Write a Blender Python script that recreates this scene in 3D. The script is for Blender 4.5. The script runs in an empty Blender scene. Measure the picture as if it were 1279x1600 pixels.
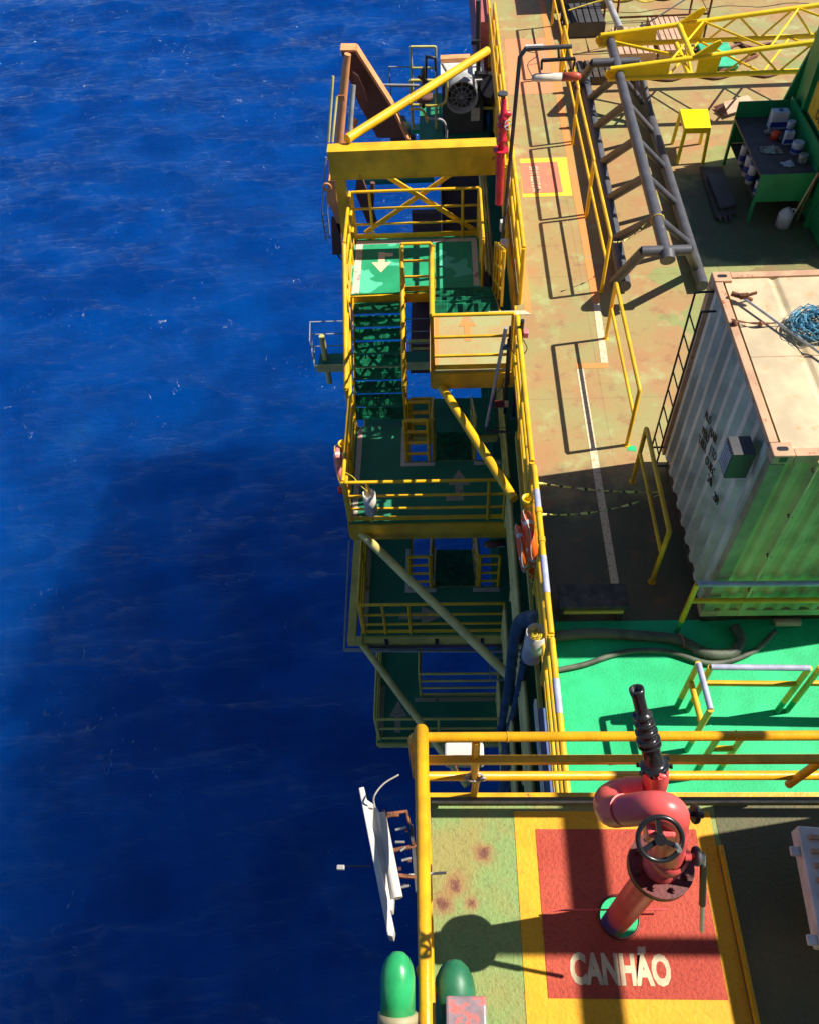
import bpy, math, random
import numpy as np
from mathutils import Vector, Matrix
random.seed(7)
S = bpy.context.scene
COL = S.collection
rad = math.radians

# ------------------------------------------------------------ camera
CH = 9.0                                    # camera height above the main deck
FPX = 1278.4764
_V1 = Vector((30, -1677, FPX)).normalized()     # forward (Y) seen from the camera (right, down, fwd)
_D = Vector((75, 976, FPX)).normalized()        # straight down
_R = _D.cross(_V1)
ROWS = [Vector((_R[i], _V1[i], -_D[i])) for i in range(3)]   # camera right / down / forward in world axes
cam = bpy.data.cameras.new('camera'); camo = bpy.data.objects.new('camera', cam); COL.objects.link(camo)
rt, dn, fw = ROWS
camo.matrix_world = Matrix(((rt.x, -dn.x, -fw.x, 0), (rt.y, -dn.y, -fw.y, 0), (rt.z, -dn.z, -fw.z, CH), (0, 0, 0, 1)))
cam.sensor_fit = 'HORIZONTAL'; cam.sensor_width = 36; cam.lens = FPX/1279*36
cam.clip_start = .05; cam.clip_end = 20000
S.camera = camo

# ------------------------------------------------------------ sky, sun, exposure
SUN = Vector((.79, .125, 1.0)).normalized()
w = bpy.data.worlds.new("World"); S.world = w; w.use_nodes = True
nt = w.node_tree; bg = nt.nodes['Background']
sk = nt.nodes.new('ShaderNodeTexSky'); sk.sky_type = 'NISHITA'; sk.sun_disc = False
sk.sun_elevation = math.asin(SUN.z); sk.sun_rotation = math.atan2(SUN.x, SUN.y)
sk.air_density = .85; sk.dust_density = .0; sk.ozone_density = 4.0
nt.links.new(sk.outputs[0], bg.inputs[0]); bg.inputs[1].default_value = .068
sl = bpy.data.lights.new('sun', 'SUN'); so = bpy.data.objects.new('sun', sl); COL.objects.link(so)
sl.energy = 5.0; sl.angle = rad(.5); sl.color = (1, .93, .82)
so.rotation_euler = SUN.to_track_quat('Z', 'Y').to_euler(); so.location = (20, 5, 40)
S.view_settings.view_transform = 'Standard'; S.view_settings.look = 'None'
S.view_settings.exposure = .5; S.view_settings.gamma = 1; S.view_settings.use_curve_mapping = False

# ------------------------------------------------------------ picking helpers: pixel of the photo -> point at a known height / depth
def ray(px, py):
    a, b = px-640, py-800
    return rt*a + dn*b + fw*FPX
def Z(px, py, z=0.0):
    d = ray(px, py); t = (z-CH)/d.z; return Vector((d.x*t, d.y*t, z))
def Y(px, py, y):
    d = ray(px, py); t = y/d.y; return Vector((d.x*t, y, CH+d.z*t))
def X(px, py, x):
    d = ray(px, py); t = x/d.x; return Vector((x, d.y*t, CH+d.z*t))
def V(*a): return Vector(a)

# ------------------------------------------------------------ materials
def newmat(name):
    m = bpy.data.materials.new(name); m.use_nodes = True
    n = m.node_tree; p = n.nodes['Principled BSDF']
    return m, n, p
class NB:
    """small node builder"""
    def __init__(s, n): s.n = n; s.tc = n.nodes.new('ShaderNodeTexCoord').outputs['Object']
    def noise(s, scale, detail=5, rough=.6, vec=None, dist=0):
        t = s.n.nodes.new('ShaderNodeTexNoise'); t.inputs['Scale'].default_value = scale
        t.inputs['Detail'].default_value = detail; t.inputs['Roughness'].default_value = rough
        t.inputs['Distortion'].default_value = dist
        s.n.links.new(vec or s.tc, t.inputs['Vector']); return t.outputs['Fac']
    def mapping(s, scale=(1, 1, 1), loc=(0, 0, 0), rot=(0, 0, 0)):
        t = s.n.nodes.new('ShaderNodeMapping'); t.inputs['Scale'].default_value = scale
        t.inputs['Location'].default_value = loc; t.inputs['Rotation'].default_value = rot
        s.n.links.new(s.tc, t.inputs['Vector']); return t.outputs[0]
    def ramp(s, fac, a, b):
        t = s.n.nodes.new('ShaderNodeMapRange'); t.interpolation_type = 'SMOOTHSTEP'
        t.inputs['From Min'].default_value = a; t.inputs['From Max'].default_value = b
        s.n.links.new(fac, t.inputs['Value']); return t.outputs[0]
    def math(s, op, a, b=None, c=None):
        t = s.n.nodes.new('ShaderNodeMath'); t.operation = op
        for i, v in enumerate((a, b, c)):
            if v is None: continue
            if hasattr(v, 'links'): s.n.links.new(v, t.inputs[i])
            else: t.inputs[i].default_value = v
        return t.outputs[0]
    def mix(s, fac, a, b):
        t = s.n.nodes.new('ShaderNodeMix'); t.data_type = 'RGBA'
        ins = [i for i in t.inputs if i.type == 'RGBA']; out = [o for o in t.outputs if o.type == 'RGBA'][0]
        for sock, v in ((t.inputs[0], fac), (ins[0], a), (ins[1], b)):
            if hasattr(v, 'links'): s.n.links.new(v, sock)
            elif isinstance(v, (int, float)): sock.default_value = v
            else: sock.default_value = (*v, 1)
        return out
    def sep(s):
        t = s.n.nodes.new('ShaderNodeSeparateXYZ'); s.n.links.new(s.tc, t.inputs[0]); return t.outputs
    def bump(s, h, strength, dist, p):
        t = s.n.nodes.new('ShaderNodeBump'); t.inputs['Strength'].default_value = strength
        t.inputs['Distance'].default_value = dist; s.n.links.new(h, t.inputs['Height'])
        s.n.links.new(t.outputs[0], p.inputs['Normal'])
def paint(name, c, rough=.45, rust=0.0, rustc=(.16, .045, .02), var=.12, scale=3.0, bump=.15, metal=0, chip=None, spec=.5):
    """painted or bare surface with tone drift, grime and rust patches"""
    m, n, p = newmat(name); b = NB(n)
    lo = tuple(x*(1-var*1.6) for x in c); hi = tuple(min(1, x*(1+var)) for x in c)
    col = b.mix(b.ramp(b.noise(scale, 6), .35, .65), lo, hi)
    fine = b.noise(scale*14, 4)
    col = b.mix(b.math('MULTIPLY', b.ramp(fine, .55, .75), .25), col, tuple(x*.6 for x in c))
    if rust > 0:
        rn = b.noise(scale*1.7, 9, .72)
        msk = b.ramp(rn, .74-rust*.3, .78-rust*.3)
        if chip: col = b.mix(b.ramp(rn, .71-rust*.3, .72-rust*.3), col, chip)
        rc = b.mix(b.noise(scale*20, 3), rustc, tuple(min(1, x*2.6) for x in rustc))
        col = b.mix(msk, col, rc)
        r = b.math('MULTIPLY_ADD', msk, .35, rough); n.links.new(r, p.inputs['Roughness'])
    else: p.inputs['Roughness'].default_value = rough
    n.links.new(col, p.inputs['Base Color']); p.inputs['Metallic'].default_value = metal
    p.inputs['Specular IOR Level'].default_value = spec
    if bump: b.bump(b.noise(scale*8, 5), bump, .01, p)
    return m

M = {}
M['yellow'] = paint('yellow_paint', (.84, .48, .012), .38, rust=.16, scale=2.2)
M['yellow_b'] = paint('yellow_paint_beam', (.80, .46, .015), .45, rust=.30, scale=1.6, var=.15)
M['amber'] = paint('amber_paint', (.84, .405, .010), .33, rust=.34, scale=5, bump=.25)
M['olive_y'] = paint('dull_yellow_paint', (.66, .54, .11), .5, rust=.2, scale=2)
M['paleyellow'] = paint('pale_yellow_paint', (.70, .60, .20), .5, rust=.16, scale=2)
M['blueband'] = paint('lilac_primer', (.42, .44, .58), .5, rust=.1, scale=6)
M['orange_st'] = paint('orange_primer_steel', (.82, .35, .14), .6, rust=.30, scale=2.2, rustc=(.14, .05, .035))
M['brown_st'] = paint('red_oxide_steel', (.16, .07, .055), .65, rust=.4, scale=2)
M['oxide'] = paint('oxide_floor', (.13, .05, .045), .7, rust=.3, scale=1.2)
M['pinkwall'] = paint('red_primer_wall', (.42, .12, .11), .6, rust=.2, scale=1)
M['black'] = paint('black_paint', (.018, .018, .02), .4, rust=.1, scale=5)
M['blackgloss'] = paint('black_gloss', (.02, .02, .023), .26, scale=4, bump=.05)
M['darkgrey'] = paint('dark_grey_steel', (.07, .07, .075), .5, rust=.2, scale=3)
M['truss'] = paint('grey_truss_paint', (.085, .085, .10), .5, rust=.28, scale=4, rustc=(.24, .20, .17))
M['red'] = paint('red_fire_paint', (.66, .02, .045), .28, rust=.12, scale=4, bump=.12)
M['coral'] = paint('faded_red_fire_paint', (.86, .115, .11), .34, rust=.12, scale=3, bump=.12, var=.10)
M['darkred'] = paint('dark_red_flange', (.14, .018, .018), .4, rust=.25, scale=8)
M['white'] = paint('white_paint', (.72, .70, .66), .4, rust=.12, scale=4)
M['cream'] = paint('cream_plastic', (.66, .62, .55), .45, scale=5, var=.08)
M['grey'] = paint('light_grey', (.38, .38, .37), .5, rust=.15, scale=4)
M['bluegrey'] = paint('blue_grey_hose', (.05, .09, .13), .45, scale=3, var=.25)
M['hose'] = paint('dirty_grey_hose', (.11, .13, .09), .6, scale=3, var=.3)
M['bluebeam'] = paint('blue_beam', (.10, .15, .36), .45, rust=.12, scale=3)
M['greenpaint'] = paint('crane_green', (.012, .24, .085), .4, rust=.1, scale=1.5)
M['greenpipe'] = paint('vent_green', (.03, .40, .13), .3, rust=.12, scale=5, bump=.1)
M['ventshade'] = paint('shaded_vent_green', (.02, .17, .08), .45, rust=.15, scale=5, bump=.1)  # vent green darkened, shade painted into the colour
M['orange'] = paint('lifebuoy_orange', (.95, .14, .012), .4, scale=6, var=.1)
M['pink'] = paint('faded_lifebuoy_pink', (.80, .22, .22), .5, scale=6, var=.1)
M['ringyellow'] = paint('bright_yellow_plastic', (.88, .58, .01), .35, scale=6, var=.08)
M['stoolyellow'] = paint('stool_yellow', (.92, .72, .0), .4, rust=.0, scale=5, var=.04)
M['boomyellow'] = paint('boom_yellow', (.90, .61, .008), .36, rust=.10, scale=3, var=.06)
M['rope'] = paint('yellow_rope', (.80, .60, .05), .7, scale=30, var=.3)
M['bluerope'] = paint('blue_rope', (.12, .38, .55), .7, scale=25, var=.5)
M['wire'] = paint('grey_wire', (.40, .38, .34), .5, scale=20)
M['redwire'] = paint('pink_cord', (.6, .1, .12), .6, scale=20)
M['rustwire'] = paint('rusty_wire', (.20, .07, .03), .8, scale=25, var=.4)
M['galv'] = paint('galvanised', (.50, .50, .48), .35, metal=.6, rust=.1, scale=6)
M['wood'] = paint('dark_wet_wood', (.075, .06, .048), .6, rust=.2, scale=6, var=.3, rustc=(.10, .08, .06))
M['board'] = paint('pale_board', (.60, .38, .25), .7, scale=3)
M['bench'] = paint('bench_top', (.085, .062, .062), .6, rust=.2, scale=4)
M['tin'] = paint('white_tin', (.50, .53, .62), .4, scale=7, var=.1)
M['tinblue'] = paint('blue_print', (.02, .05, .30), .4, scale=7)
M['jug'] = paint('white_jug', (.52, .52, .56), .4, scale=7, var=.1)
M['rag'] = paint('grey_rag', (.30, .29, .25), .9, scale=12, var=.4)
M['redtin'] = paint('red_tool', (.75, .06, .02), .4, scale=9)
M['glassfix'] = paint('lamp_glass', (.70, .62, .52), .12, scale=2, var=.15, bump=0)
M['fixred'] = paint('red_lamp_end', (.55, .09, .04), .35, rust=.2, scale=6)
M['cont'] = paint('container_grey', (.54, .54, .47), .55, rust=.18, scale=1.4, rustc=(.30, .12, .05), var=.18)
M['contpost'] = paint('container_post', (.34, .30, .17), .55, rust=.35, scale=2.5, rustc=(.30, .13, .06), var=.2)
M['contgreen'] = paint('container_green', (.50, .46, .20), .55, rust=.30, scale=1.2, rustc=(.25, .16, .04), var=.25)
M['controof'] = paint('container_roof_cream', (.60, .48, .30), .6, rust=.38, scale=2.0, rustc=(.30, .16, .07), var=.12, chip=(.55, .38, .2))
M['contedge'] = paint('container_rusty_edge', (.58, .34, .20), .6, rust=.45, scale=4, rustc=(.20, .06, .03))
M['marksred'] = paint('red_marking', (.58, .11, .08), .7, rust=.2, scale=5, rustc=(.45, .2, .12))
M['letters'] = paint('lettering_white', (.66, .52, .33), .7, rust=.25, scale=9, rustc=(.5, .2, .13))
M['stencil'] = paint('stencil_black', (.012, .012, .012), .6, rust=.33, scale=30, rustc=(.18, .19, .18), bump=0)
M['signyellow'] = paint('yellow_sign', (.62, .42, .02), .5, scale=6)
M['dark'] = paint('dark_void_paint', (.02, .022, .02), .8, scale=2)

def worn(name, c, under, amount=.5, scale=5, rough=.65):
    m, n, p = newmat(name); b = NB(n)
    a = b.noise(scale, 8, .7); hi = tuple(min(1, x*1.15) for x in c)
    col = b.mix(b.noise(scale*.5, 3), c, hi)
    col = b.mix(b.ramp(a, .62-amount*.2, .70-amount*.2), col, under)
    col = b.mix(b.math('MULTIPLY', b.ramp(b.noise(60, 3), .5, .8), .35), col, tuple(x*.5 for x in c))
    n.links.new(col, p.inputs['Base Color']); p.inputs['Roughness'].default_value = rough
    b.bump(b.noise(45, 4), .3, .01, p); return m
TAN = (.43, .29, .12)
M['lineorange'] = worn('orange_line', (.68, .26, .07), TAN, .35, 2.5)
M['linewhite'] = worn('white_line', (.74, .58, .38), (.48, .30, .14), .45, 22)
M['lineyellow'] = worn('yellow_line', (.85, .55, .05), TAN, .25, 3)
M['redpatch'] = worn('red_patch', (.66, .20, .12), (.70, .30, .13), .3, 3)
M['peach'] = worn('peach_patch', (.60, .26, .12), TAN, .45, 2)
M['arrow'] = worn('arrow_paint', (.80, .60, .36), (.60, .5, .3), .2, 5)
M['arrowdim'] = worn('arrow_paint_grey', (.42, .36, .26), (.1, .15, .1), .3, 5)
M['edgewhite'] = worn('pale_border', (.60, .54, .46), (.40, .26, .20), .4, 4)

def deck_main():
    m, n, p = newmat('main_deck_paint'); b = NB(n)
    s = b.sep()
    c = b.mix(b.ramp(b.noise(.5, 4, .5), .40, .68), (.385, .265, .10), (.31, .32, .12))
    c = b.mix(b.math('MULTIPLY', b.ramp(b.noise(.9, 4, .6, b.mapping(loc=(7, 3, 0))), .44, .66), .7), c, (.43, .205, .09))
    c = b.mix(b.math('MULTIPLY', b.ramp(b.noise(1.7, 5, .6, b.mapping(loc=(1, 9, 0))), .52, .72), .75), c, (.40, .48, .20))
    # bare olive paint showing on the right, with a ragged edge
    e = b.math('ADD', b.math('MULTIPLY', s[0], .10), b.noise(.75, 4, .5, b.mapping(loc=(3, 1, 0))))
    e = b.math('SUBTRACT', e, b.math('MULTIPLY', b.math('ABSOLUTE', b.math('SUBTRACT', s[1], 11.2)), .055))
    c = b.mix(b.math('MULTIPLY', b.ramp(e, .885, .89), .85), c, b.mix(b.noise(5, 4), (.20, .25, .07), (.33, .36, .13)))
    c = b.mix(b.math('MULTIPLY', b.ramp(e, 1.06, 1.07), .7), c, b.mix(b.noise(3, 6), (.09, .12, .045), (.30, .17, .07)))
    # dirty dark green, painted to deepen the shade beside container and work bench
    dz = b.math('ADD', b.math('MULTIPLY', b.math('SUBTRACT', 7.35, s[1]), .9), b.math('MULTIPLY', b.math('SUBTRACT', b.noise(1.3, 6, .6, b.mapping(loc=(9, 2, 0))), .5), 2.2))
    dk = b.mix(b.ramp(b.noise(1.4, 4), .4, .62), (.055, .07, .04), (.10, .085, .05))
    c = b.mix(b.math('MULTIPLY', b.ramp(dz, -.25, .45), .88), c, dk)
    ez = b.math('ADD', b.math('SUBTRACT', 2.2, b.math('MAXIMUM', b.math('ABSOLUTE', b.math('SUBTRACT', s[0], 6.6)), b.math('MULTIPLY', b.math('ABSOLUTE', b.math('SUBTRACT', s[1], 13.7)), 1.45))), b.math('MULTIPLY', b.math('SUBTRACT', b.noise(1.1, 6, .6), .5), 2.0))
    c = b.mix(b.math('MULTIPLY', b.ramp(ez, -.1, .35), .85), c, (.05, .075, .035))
    # small rust stains and scuffs
    st = b.ramp(b.noise(3.2, 9, .74, b.mapping(loc=(5, 5, 0))), .52, .67)
    c = b.mix(b.math('MULTIPLY', st, .62), c, (.29, .125, .06))
    c = b.mix(b.math('MULTIPLY', b.ramp(b.noise(30, 5, .7), .55, .75), .3), c, (.22, .16, .09))
    c = b.mix(b.math('MULTIPLY', b.ramp(b.noise(9, 3, .5, b.mapping(loc=(2, 2, 2))), .70, .73), .6), c, (.30, .13, .07))
    # plate seams
    for ax, step in ((0, 2.4), (1, 3.0)):
        f = b.math('ABSOLUTE', b.math('SUBTRACT', b.math('FRACT', b.math('DIVIDE', s[ax], step)), .5))
        c = b.mix(b.math('MULTIPLY', b.ramp(f, .4965, .4985), .35), c, (.16, .09, .05))
    n.links.new(c, p.inputs['Base Color']); p.inputs['Roughness'].default_value = .62
    b.bump(b.math('ADD', b.noise(70, 3), b.math('MULTIPLY', b.noise(4, 4), .5)), .35, .012, p)
    return m
def deck_plain(name, c1, c2, grain=.5, scale=1.2, rust=.0, rc=(.30, .12, .05), blot=None, spots=()):
    m, n, p = newmat(name); b = NB(n)
    c = b.mix(b.ramp(b.noise(scale, 5), .38, .62), c1, c2)
    if blot:
        c = b.mix(b.ramp(b.noise(scale*1.6, 2, .4, b.mapping(loc=(4, 4, 0)), .4), .585, .60), c, blot)
    g = b.noise(38, 5, .65)
    c = b.mix(b.math('MULTIPLY', b.ramp(g, .48, .72), grain*.6), c, tuple(x*.45 for x in c1))
    if rust:
        r = b.noise(scale*2.1, 9, .7, b.mapping(loc=(8, 1, 0)))
        c = b.mix(b.math('MULTIPLY', b.ramp(r, .69-rust*.2, .80-rust*.2), .85), c, rc)
    for (sx_, sy_, sz_, sr_) in spots:
        vm = n.nodes.new('ShaderNodeVectorMath'); vm.operation = 'DISTANCE'; n.links.new(b.tc, vm.inputs[0]); vm.inputs[1].default_value = (sx_, sy_, sz_)
        dd = b.math('ADD', b.math('DIVIDE', vm.outputs['Value'], sr_), b.math('MULTIPLY', b.math('SUBTRACT', b.noise(14, 7, .7), .5), 1.6))
        c = b.mix(b.math('MULTIPLY', b.ramp(dd, 1.25, .35), .75), c, (.36, .15, .06)); c = b.mix(b.math('MULTIPLY', b.ramp(dd, .62, .2), .9), c, (.16, .05, .035))
    n.links.new(c, p.inputs['Base Color']); p.inputs['Roughness'].default_value = .6
    b.bump(b.math('ADD', g, b.math('MULTIPLY', b.noise(6, 3), .4)), grain, .015, p)
    return m
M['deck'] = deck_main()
M['greendeck'] = deck_plain('green_deck_paint', (.0, .46, .16), (.008, .58, .22), .45, 1.5, rust=.22, rc=(.03, .26, .12))
M['cannondeck'] = deck_plain('cannon_deck_paint', (.34, .30, .085), (.24, .36, .11), .8, 1.4, rust=.5, rc=(.32, .20, .07), spots=[(*(Z(a_, b_, 3.0)-V(1.8, .8, 2.8)), r_) for a_, b_, r_ in ((755, 1335, .085), (712, 1382, .09), (692, 1412, .09), (735, 1412, .06), (1010, 1262, .05))])
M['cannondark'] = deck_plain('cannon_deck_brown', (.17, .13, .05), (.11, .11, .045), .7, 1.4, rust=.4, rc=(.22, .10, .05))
M['cannonred'] = deck_plain('cannon_square_red', (.46, .05, .022), (.54, .075, .035), .9, 1.8, rust=.35, rc=(.30, .05, .03))
M['cannonyellow'] = deck_plain('cannon_square_yellow', (.80, .37, .0), (.84, .43, .004), .5, 3, rust=.25, rc=(.55, .24, .02))
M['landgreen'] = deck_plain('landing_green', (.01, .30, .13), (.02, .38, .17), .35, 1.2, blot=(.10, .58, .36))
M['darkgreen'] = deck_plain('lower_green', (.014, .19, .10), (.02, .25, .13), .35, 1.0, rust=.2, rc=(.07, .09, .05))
M['landtan'] = deck_plain('landing_tan', (.46, .32, .13), (.40, .40, .17), .35, 1.4, rust=.5, rc=(.66, .28, .15))
M['grating'] = paint('green_grating', (.01, .26, .12), .5, scale=4, var=.3)

def water():
    m, n, p = newmat('sea_water'); b = NB(n)
    nz = b.noise(.25, 4, .55)
    c = b.mix(b.ramp(nz, .35, .65), (.0, .034, .205), (.0, .052, .28))
    # scraps of foam where small crests break, thickened to paint in sun glints
    a = b.ramp(b.noise(.17, 4, .55, b.mapping(loc=(3, 7, 0))), .50, .62)
    f = b.ramp(b.noise(1.9, 9, .80, b.mapping(scale=(1, .6, 1), rot=(0, 0, .7)), .9), .618, .660)
    fm = b.math('MULTIPLY', a, f)
    c = b.mix(b.math('MULTIPLY', fm, .8), c, (.62, .72, .80))
    n.links.new(c, p.inputs['Base Color'])
    p.inputs['Roughness'].default_value = .035; p.inputs['IOR'].default_value = 1.33; p.inputs['Specular IOR Level'].default_value = .60; p.inputs['Specular Tint'].default_value = (.22, .62, 1, 1)
    n.links.new(b.math('SUBTRACT', .88, b.math('MULTIPLY', b.ramp(fm, .0, .25), .86)), p.inputs['Subsurface Weight']); p.inputs['Subsurface Radius'].default_value = (.1, .8, 1.0)
    p.subsurface_method = 'BURLEY'; p.inputs['Subsurface Scale'].default_value = 46.0
    mp = b.mapping(scale=(1, .7, 1), rot=(0, 0, .5))
    mq = b.mapping(scale=(.42, 1.35, 1), rot=(0, 0, .28))
    mr = b.mapping(scale=(.45, 1.1, 1), rot=(0, 0, -.15))
    h = b.math('ADD', b.noise(1.5, 9, .70, mq, .25), b.math('MULTIPLY', b.noise(.55, 6, .6, mr, .2), .9))
    b.bump(h, 1.0, .40, p)
    return m
M['water'] = water()

def tape_mat():
    m, n, p = newmat('warning_tape'); b = NB(n)
    s = b.sep()
    f = b.math('FRACT', b.math('MULTIPLY', b.math('ADD', s[0], b.math('MULTIPLY', s[1], .6)), 7.0))
    c = b.mix(b.math('GREATER_THAN', f, .72), (.80, .72, .22), (.02, .02, .02))
    n.links.new(c, p.inputs['Base Color']); p.inputs['Roughness'].default_value = .5; return m
M['tape'] = tape_mat()

# ------------------------------------------------------------ mesh building
WL = {}
def wloc(o):
    v = Vector((0, 0, 0))
    while o is not None:
        v = v + WL.get(o.name, Vector((0, 0, 0))); o = o.parent
    return v
class MB:
    def __init__(s): s.v = []; s.f = []; s.sm = []
    def add(s, vs, fs, smooth=False):
        o = len(s.v); s.v += [tuple(v) for v in vs]
        for f in fs: s.f.append(tuple(i+o for i in f)); s.sm.append(smooth)
        return s
    def box(s, x0, x1, y0, y1, z0, z1):
        v = [(x, y, z) for z in (z0, z1) for y in (y0, y1) for x in (x0, x1)]
        return s.add(v, [(0, 2, 3, 1), (4, 5, 7, 6), (0, 1, 5, 4), (2, 6, 7, 3), (0, 4, 6, 2), (1, 3, 7, 5)])
    def obox(s, c, ax, ay, az):
        c = Vector(c); v = [c+ax*i+ay*j+az*k for k in (-1, 1) for j in (-1, 1) for i in (-1, 1)]
        return s.add(v, [(0, 2, 3, 1), (4, 5, 7, 6), (0, 1, 5, 4), (2, 6, 7, 3), (0, 4, 6, 2), (1, 3, 7, 5)])
    def bar(s, p, q, w=.05, h=.05, up=None):
        p, q = Vector(p), Vector(q); d = q-p; L = d.length; d.normalize()
        up = Vector(up) if up else (V(0, 0, 1) if abs(d.z) < .95 else V(0, 1, 0))
        sx = d.cross(up).normalized(); u = sx.cross(d).normalized()
        return s.obox((p+q)/2, d*(L/2), sx*(w/2), u*(h/2))
    def tube(s, pts, r, seg=10, closed=False, radii=None, caps=True):
        pts = [Vector(p) for p in pts]; n = len(pts); rings = []
        t0 = (pts[1]-pts[0]).normalized(); a = V(0, 0, 1) if abs(t0.z) < .9 else V(1, 0, 0)
        u = t0.cross(a).normalized(); vs = []
        for i, p in enumerate(pts):
            if closed: t = (pts[(i+1) % n]-pts[i-1]).normalized()
            elif i == 0: t = (pts[1]-pts[0]).normalized()
            elif i == n-1: t = (pts[-1]-pts[-2]).normalized()
            else: t = ((pts[i+1]-p).normalized()+(p-pts[i-1]).normalized()).normalized()
            u = (u-t*u.dot(t)).normalized(); wv = t.cross(u); rr = radii[i] if radii else r
            k = 1.0
            if 0 < i < n-1 and not closed:
                cs = (pts[i+1]-p).normalized().dot((p-pts[i-1]).normalized()); k = 1/max(.75, math.sqrt(max(.01, (1+cs)/2)))
            for j in range(seg):
                an = 2*math.pi*j/seg; vs.append(p+(u*math.cos(an)+wv*math.sin(an))*rr*k)
        fs = []
        for i in range(n if closed else n-1):
            for j in range(seg):
                a0, a1 = i*seg+j, i*seg+(j+1) % seg; b0, b1 = ((i+1) % n)*seg+j, ((i+1) % n)*seg+(j+1) % seg
                fs.append((a0, a1, b1, b0))
        s.add(vs, fs, True)
        if caps and not closed:
            s.add([vs[j] for j in range(seg)], [tuple(range(seg))[::-1]])
            s.add([vs[(n-1)*seg+j] for j in range(seg)], [tuple(range(seg))])
        return s
    def lathe(s, base, axis, prof, seg=20):
        """prof: list of (distance along axis, radius)"""
        base = Vector(base); ax = Vector(axis).normalized()
        a = V(0, 0, 1) if abs(ax.z) < .9 else V(1, 0, 0); u = ax.cross(a).normalized(); wv = ax.cross(u)
        vs = []; fs = []
        for h, r in prof:
            for j in range(seg):
                an = 2*math.pi*j/seg; vs.append(base+ax*h+(u*math.cos(an)+wv*math.sin(an))*max(r, 1e-4))
        for i in range(len(prof)-1):
            for j in range(seg):
                fs.append((i*seg+j, i*seg+(j+1) % seg, (i+1)*seg+(j+1) % seg, (i+1)*seg+j))
        o = len(s.v); s.v += [tuple(v) for v in vs]
        for k, f in enumerate(fs):
            i = k//seg; dh = abs(prof[i+1][0]-prof[i][0]); dr = abs(prof[i+1][1]-prof[i][1])
            s.f.append(tuple(q+o for q in f)); s.sm.append(dh > dr*.2)
        return s
    def disc(s, c, axis, r, t, seg=20): return s.lathe(Vector(c)-Vector(axis).normalized()*t/2, axis, [(0, 0), (0, r), (t, r), (t, 0)], seg)
    def prism(s, poly, z0, z1):
        n = len(poly); v = [(x, y, z0) for x, y in poly]+[(x, y, z1) for x, y in poly]
        f = [tuple(range(n))[::-1], tuple(range(n, 2*n))]+[(i, (i+1) % n, n+(i+1) % n, n+i) for i in range(n)]
        return s.add(v, f)
    def slab(s, poly3, off):
        """flat polygon given as 3d points, thickened by vector off"""
        n = len(poly3); off = Vector(off); v = [Vector(p) for p in poly3]+[Vector(p)+off for p in poly3]
        f = [tuple(range(n))[::-1], tuple(range(n, 2*n))]+[(i, (i+1) % n, n+(i+1) % n, n+i) for i in range(n)]
        return s.add(v, f)
    def torus(s, c, axis, R, r, seg=32, sseg=10, squash=1.0, a0=0, a1=2*math.pi):
        c = Vector(c); ax = Vector(axis).normalized(); a = V(0, 0, 1) if abs(ax.z) < .9 else V(1, 0, 0)
        u = ax.cross(a).normalized(); wv = ax.cross(u); full = abs(a1-a0-2*math.pi) < 1e-6
        n = seg if full else seg+1
        pts = [c+(u*math.cos(a0+(a1-a0)*i/seg)+wv*math.sin(a0+(a1-a0)*i/seg))*R for i in range(n)]
        return s.tube(pts, r, sseg, closed=full)
    def build(s, name, mat, parent=None, bevel=0, origin=None):
        me = bpy.data.meshes.new(name); base = wloc(parent) if parent else Vector((0, 0, 0))
        if origin is not None: org = Vector(origin)-base
        else: org = Vector((0, 0, 0))
        sh = base+org
        me.from_pydata([(v[0]-sh.x, v[1]-sh.y, v[2]-sh.z) for v in s.v], [], s.f)
        me.polygons.foreach_set('use_smooth', s.sm); me.update()
        me.materials.append(M[mat] if isinstance(mat, str) else mat)
        o = bpy.data.objects.new(name, me); COL.objects.link(o); o.location = org; WL[o.name] = org
        if parent: o.parent = parent
        if bevel:
            bm = o.modifiers.new('bevel', 'BEVEL'); bm.width = bevel; bm.segments = 2; bm.limit_method = 'ANGLE'; bm.angle_limit = rad(50)
        return o
def thing(name, label, cat, loc, group=None):
    o = bpy.data.objects.new(name, None); COL.objects.link(o); o.location = loc; o.empty_display_size = .1
    WL[o.name] = Vector(loc); o['label'] = label; o['category'] = cat
    if group: o['group'] = group
    return o
def tag(o, label, cat, group=None):
    o['label'] = label; o['category'] = cat
    if group: o['group'] = group
    return o
def struct(o): o['kind'] = 'structure'; return o
def bez(a, b, c, n=10):
    a, b, c = Vector(a), Vector(b), Vector(c)
    return [a*(1-t)**2+b*2*t*(1-t)+c*t*t for t in [i/n for i in range(n+1)]]
def smooth(pts, k=6):
    pts = [Vector(p) for p in pts]; P = [pts[0]*2-pts[1]]+pts+[pts[-1]*2-pts[-2]]; out = []
    for i in range(1, len(P)-2):
        p0, p1, p2, p3 = P[i-1], P[i], P[i+1], P[i+2]
        for j in range(k):
            t = j/k
            out.append(.5*((2*p1)+(-p0+p2)*t+(2*p0-5*p1+4*p2-p3)*t*t+(-p0+3*p1-3*p2+p3)*t**3))
    out.append(pts[-1]); return out
def text_mesh(body, size, off=.0, ext=.001):
    cu = bpy.data.curves.new('lettering', 'FONT'); cu.body = body; cu.size = size; cu.offset = off; cu.extrude = ext
    cu.resolution_u = 3; cu.align_x = 'CENTER'; cu.align_y = 'CENTER'
    o = bpy.data.objects.new('tmp', cu); COL.objects.link(o)
    bpy.context.view_layer.update()
    me = bpy.data.meshes.new_from_object(o.evaluated_get(bpy.context.evaluated_depsgraph_get()))
    bpy.data.objects.remove(o); bpy.data.curves.remove(cu); return me
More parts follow.
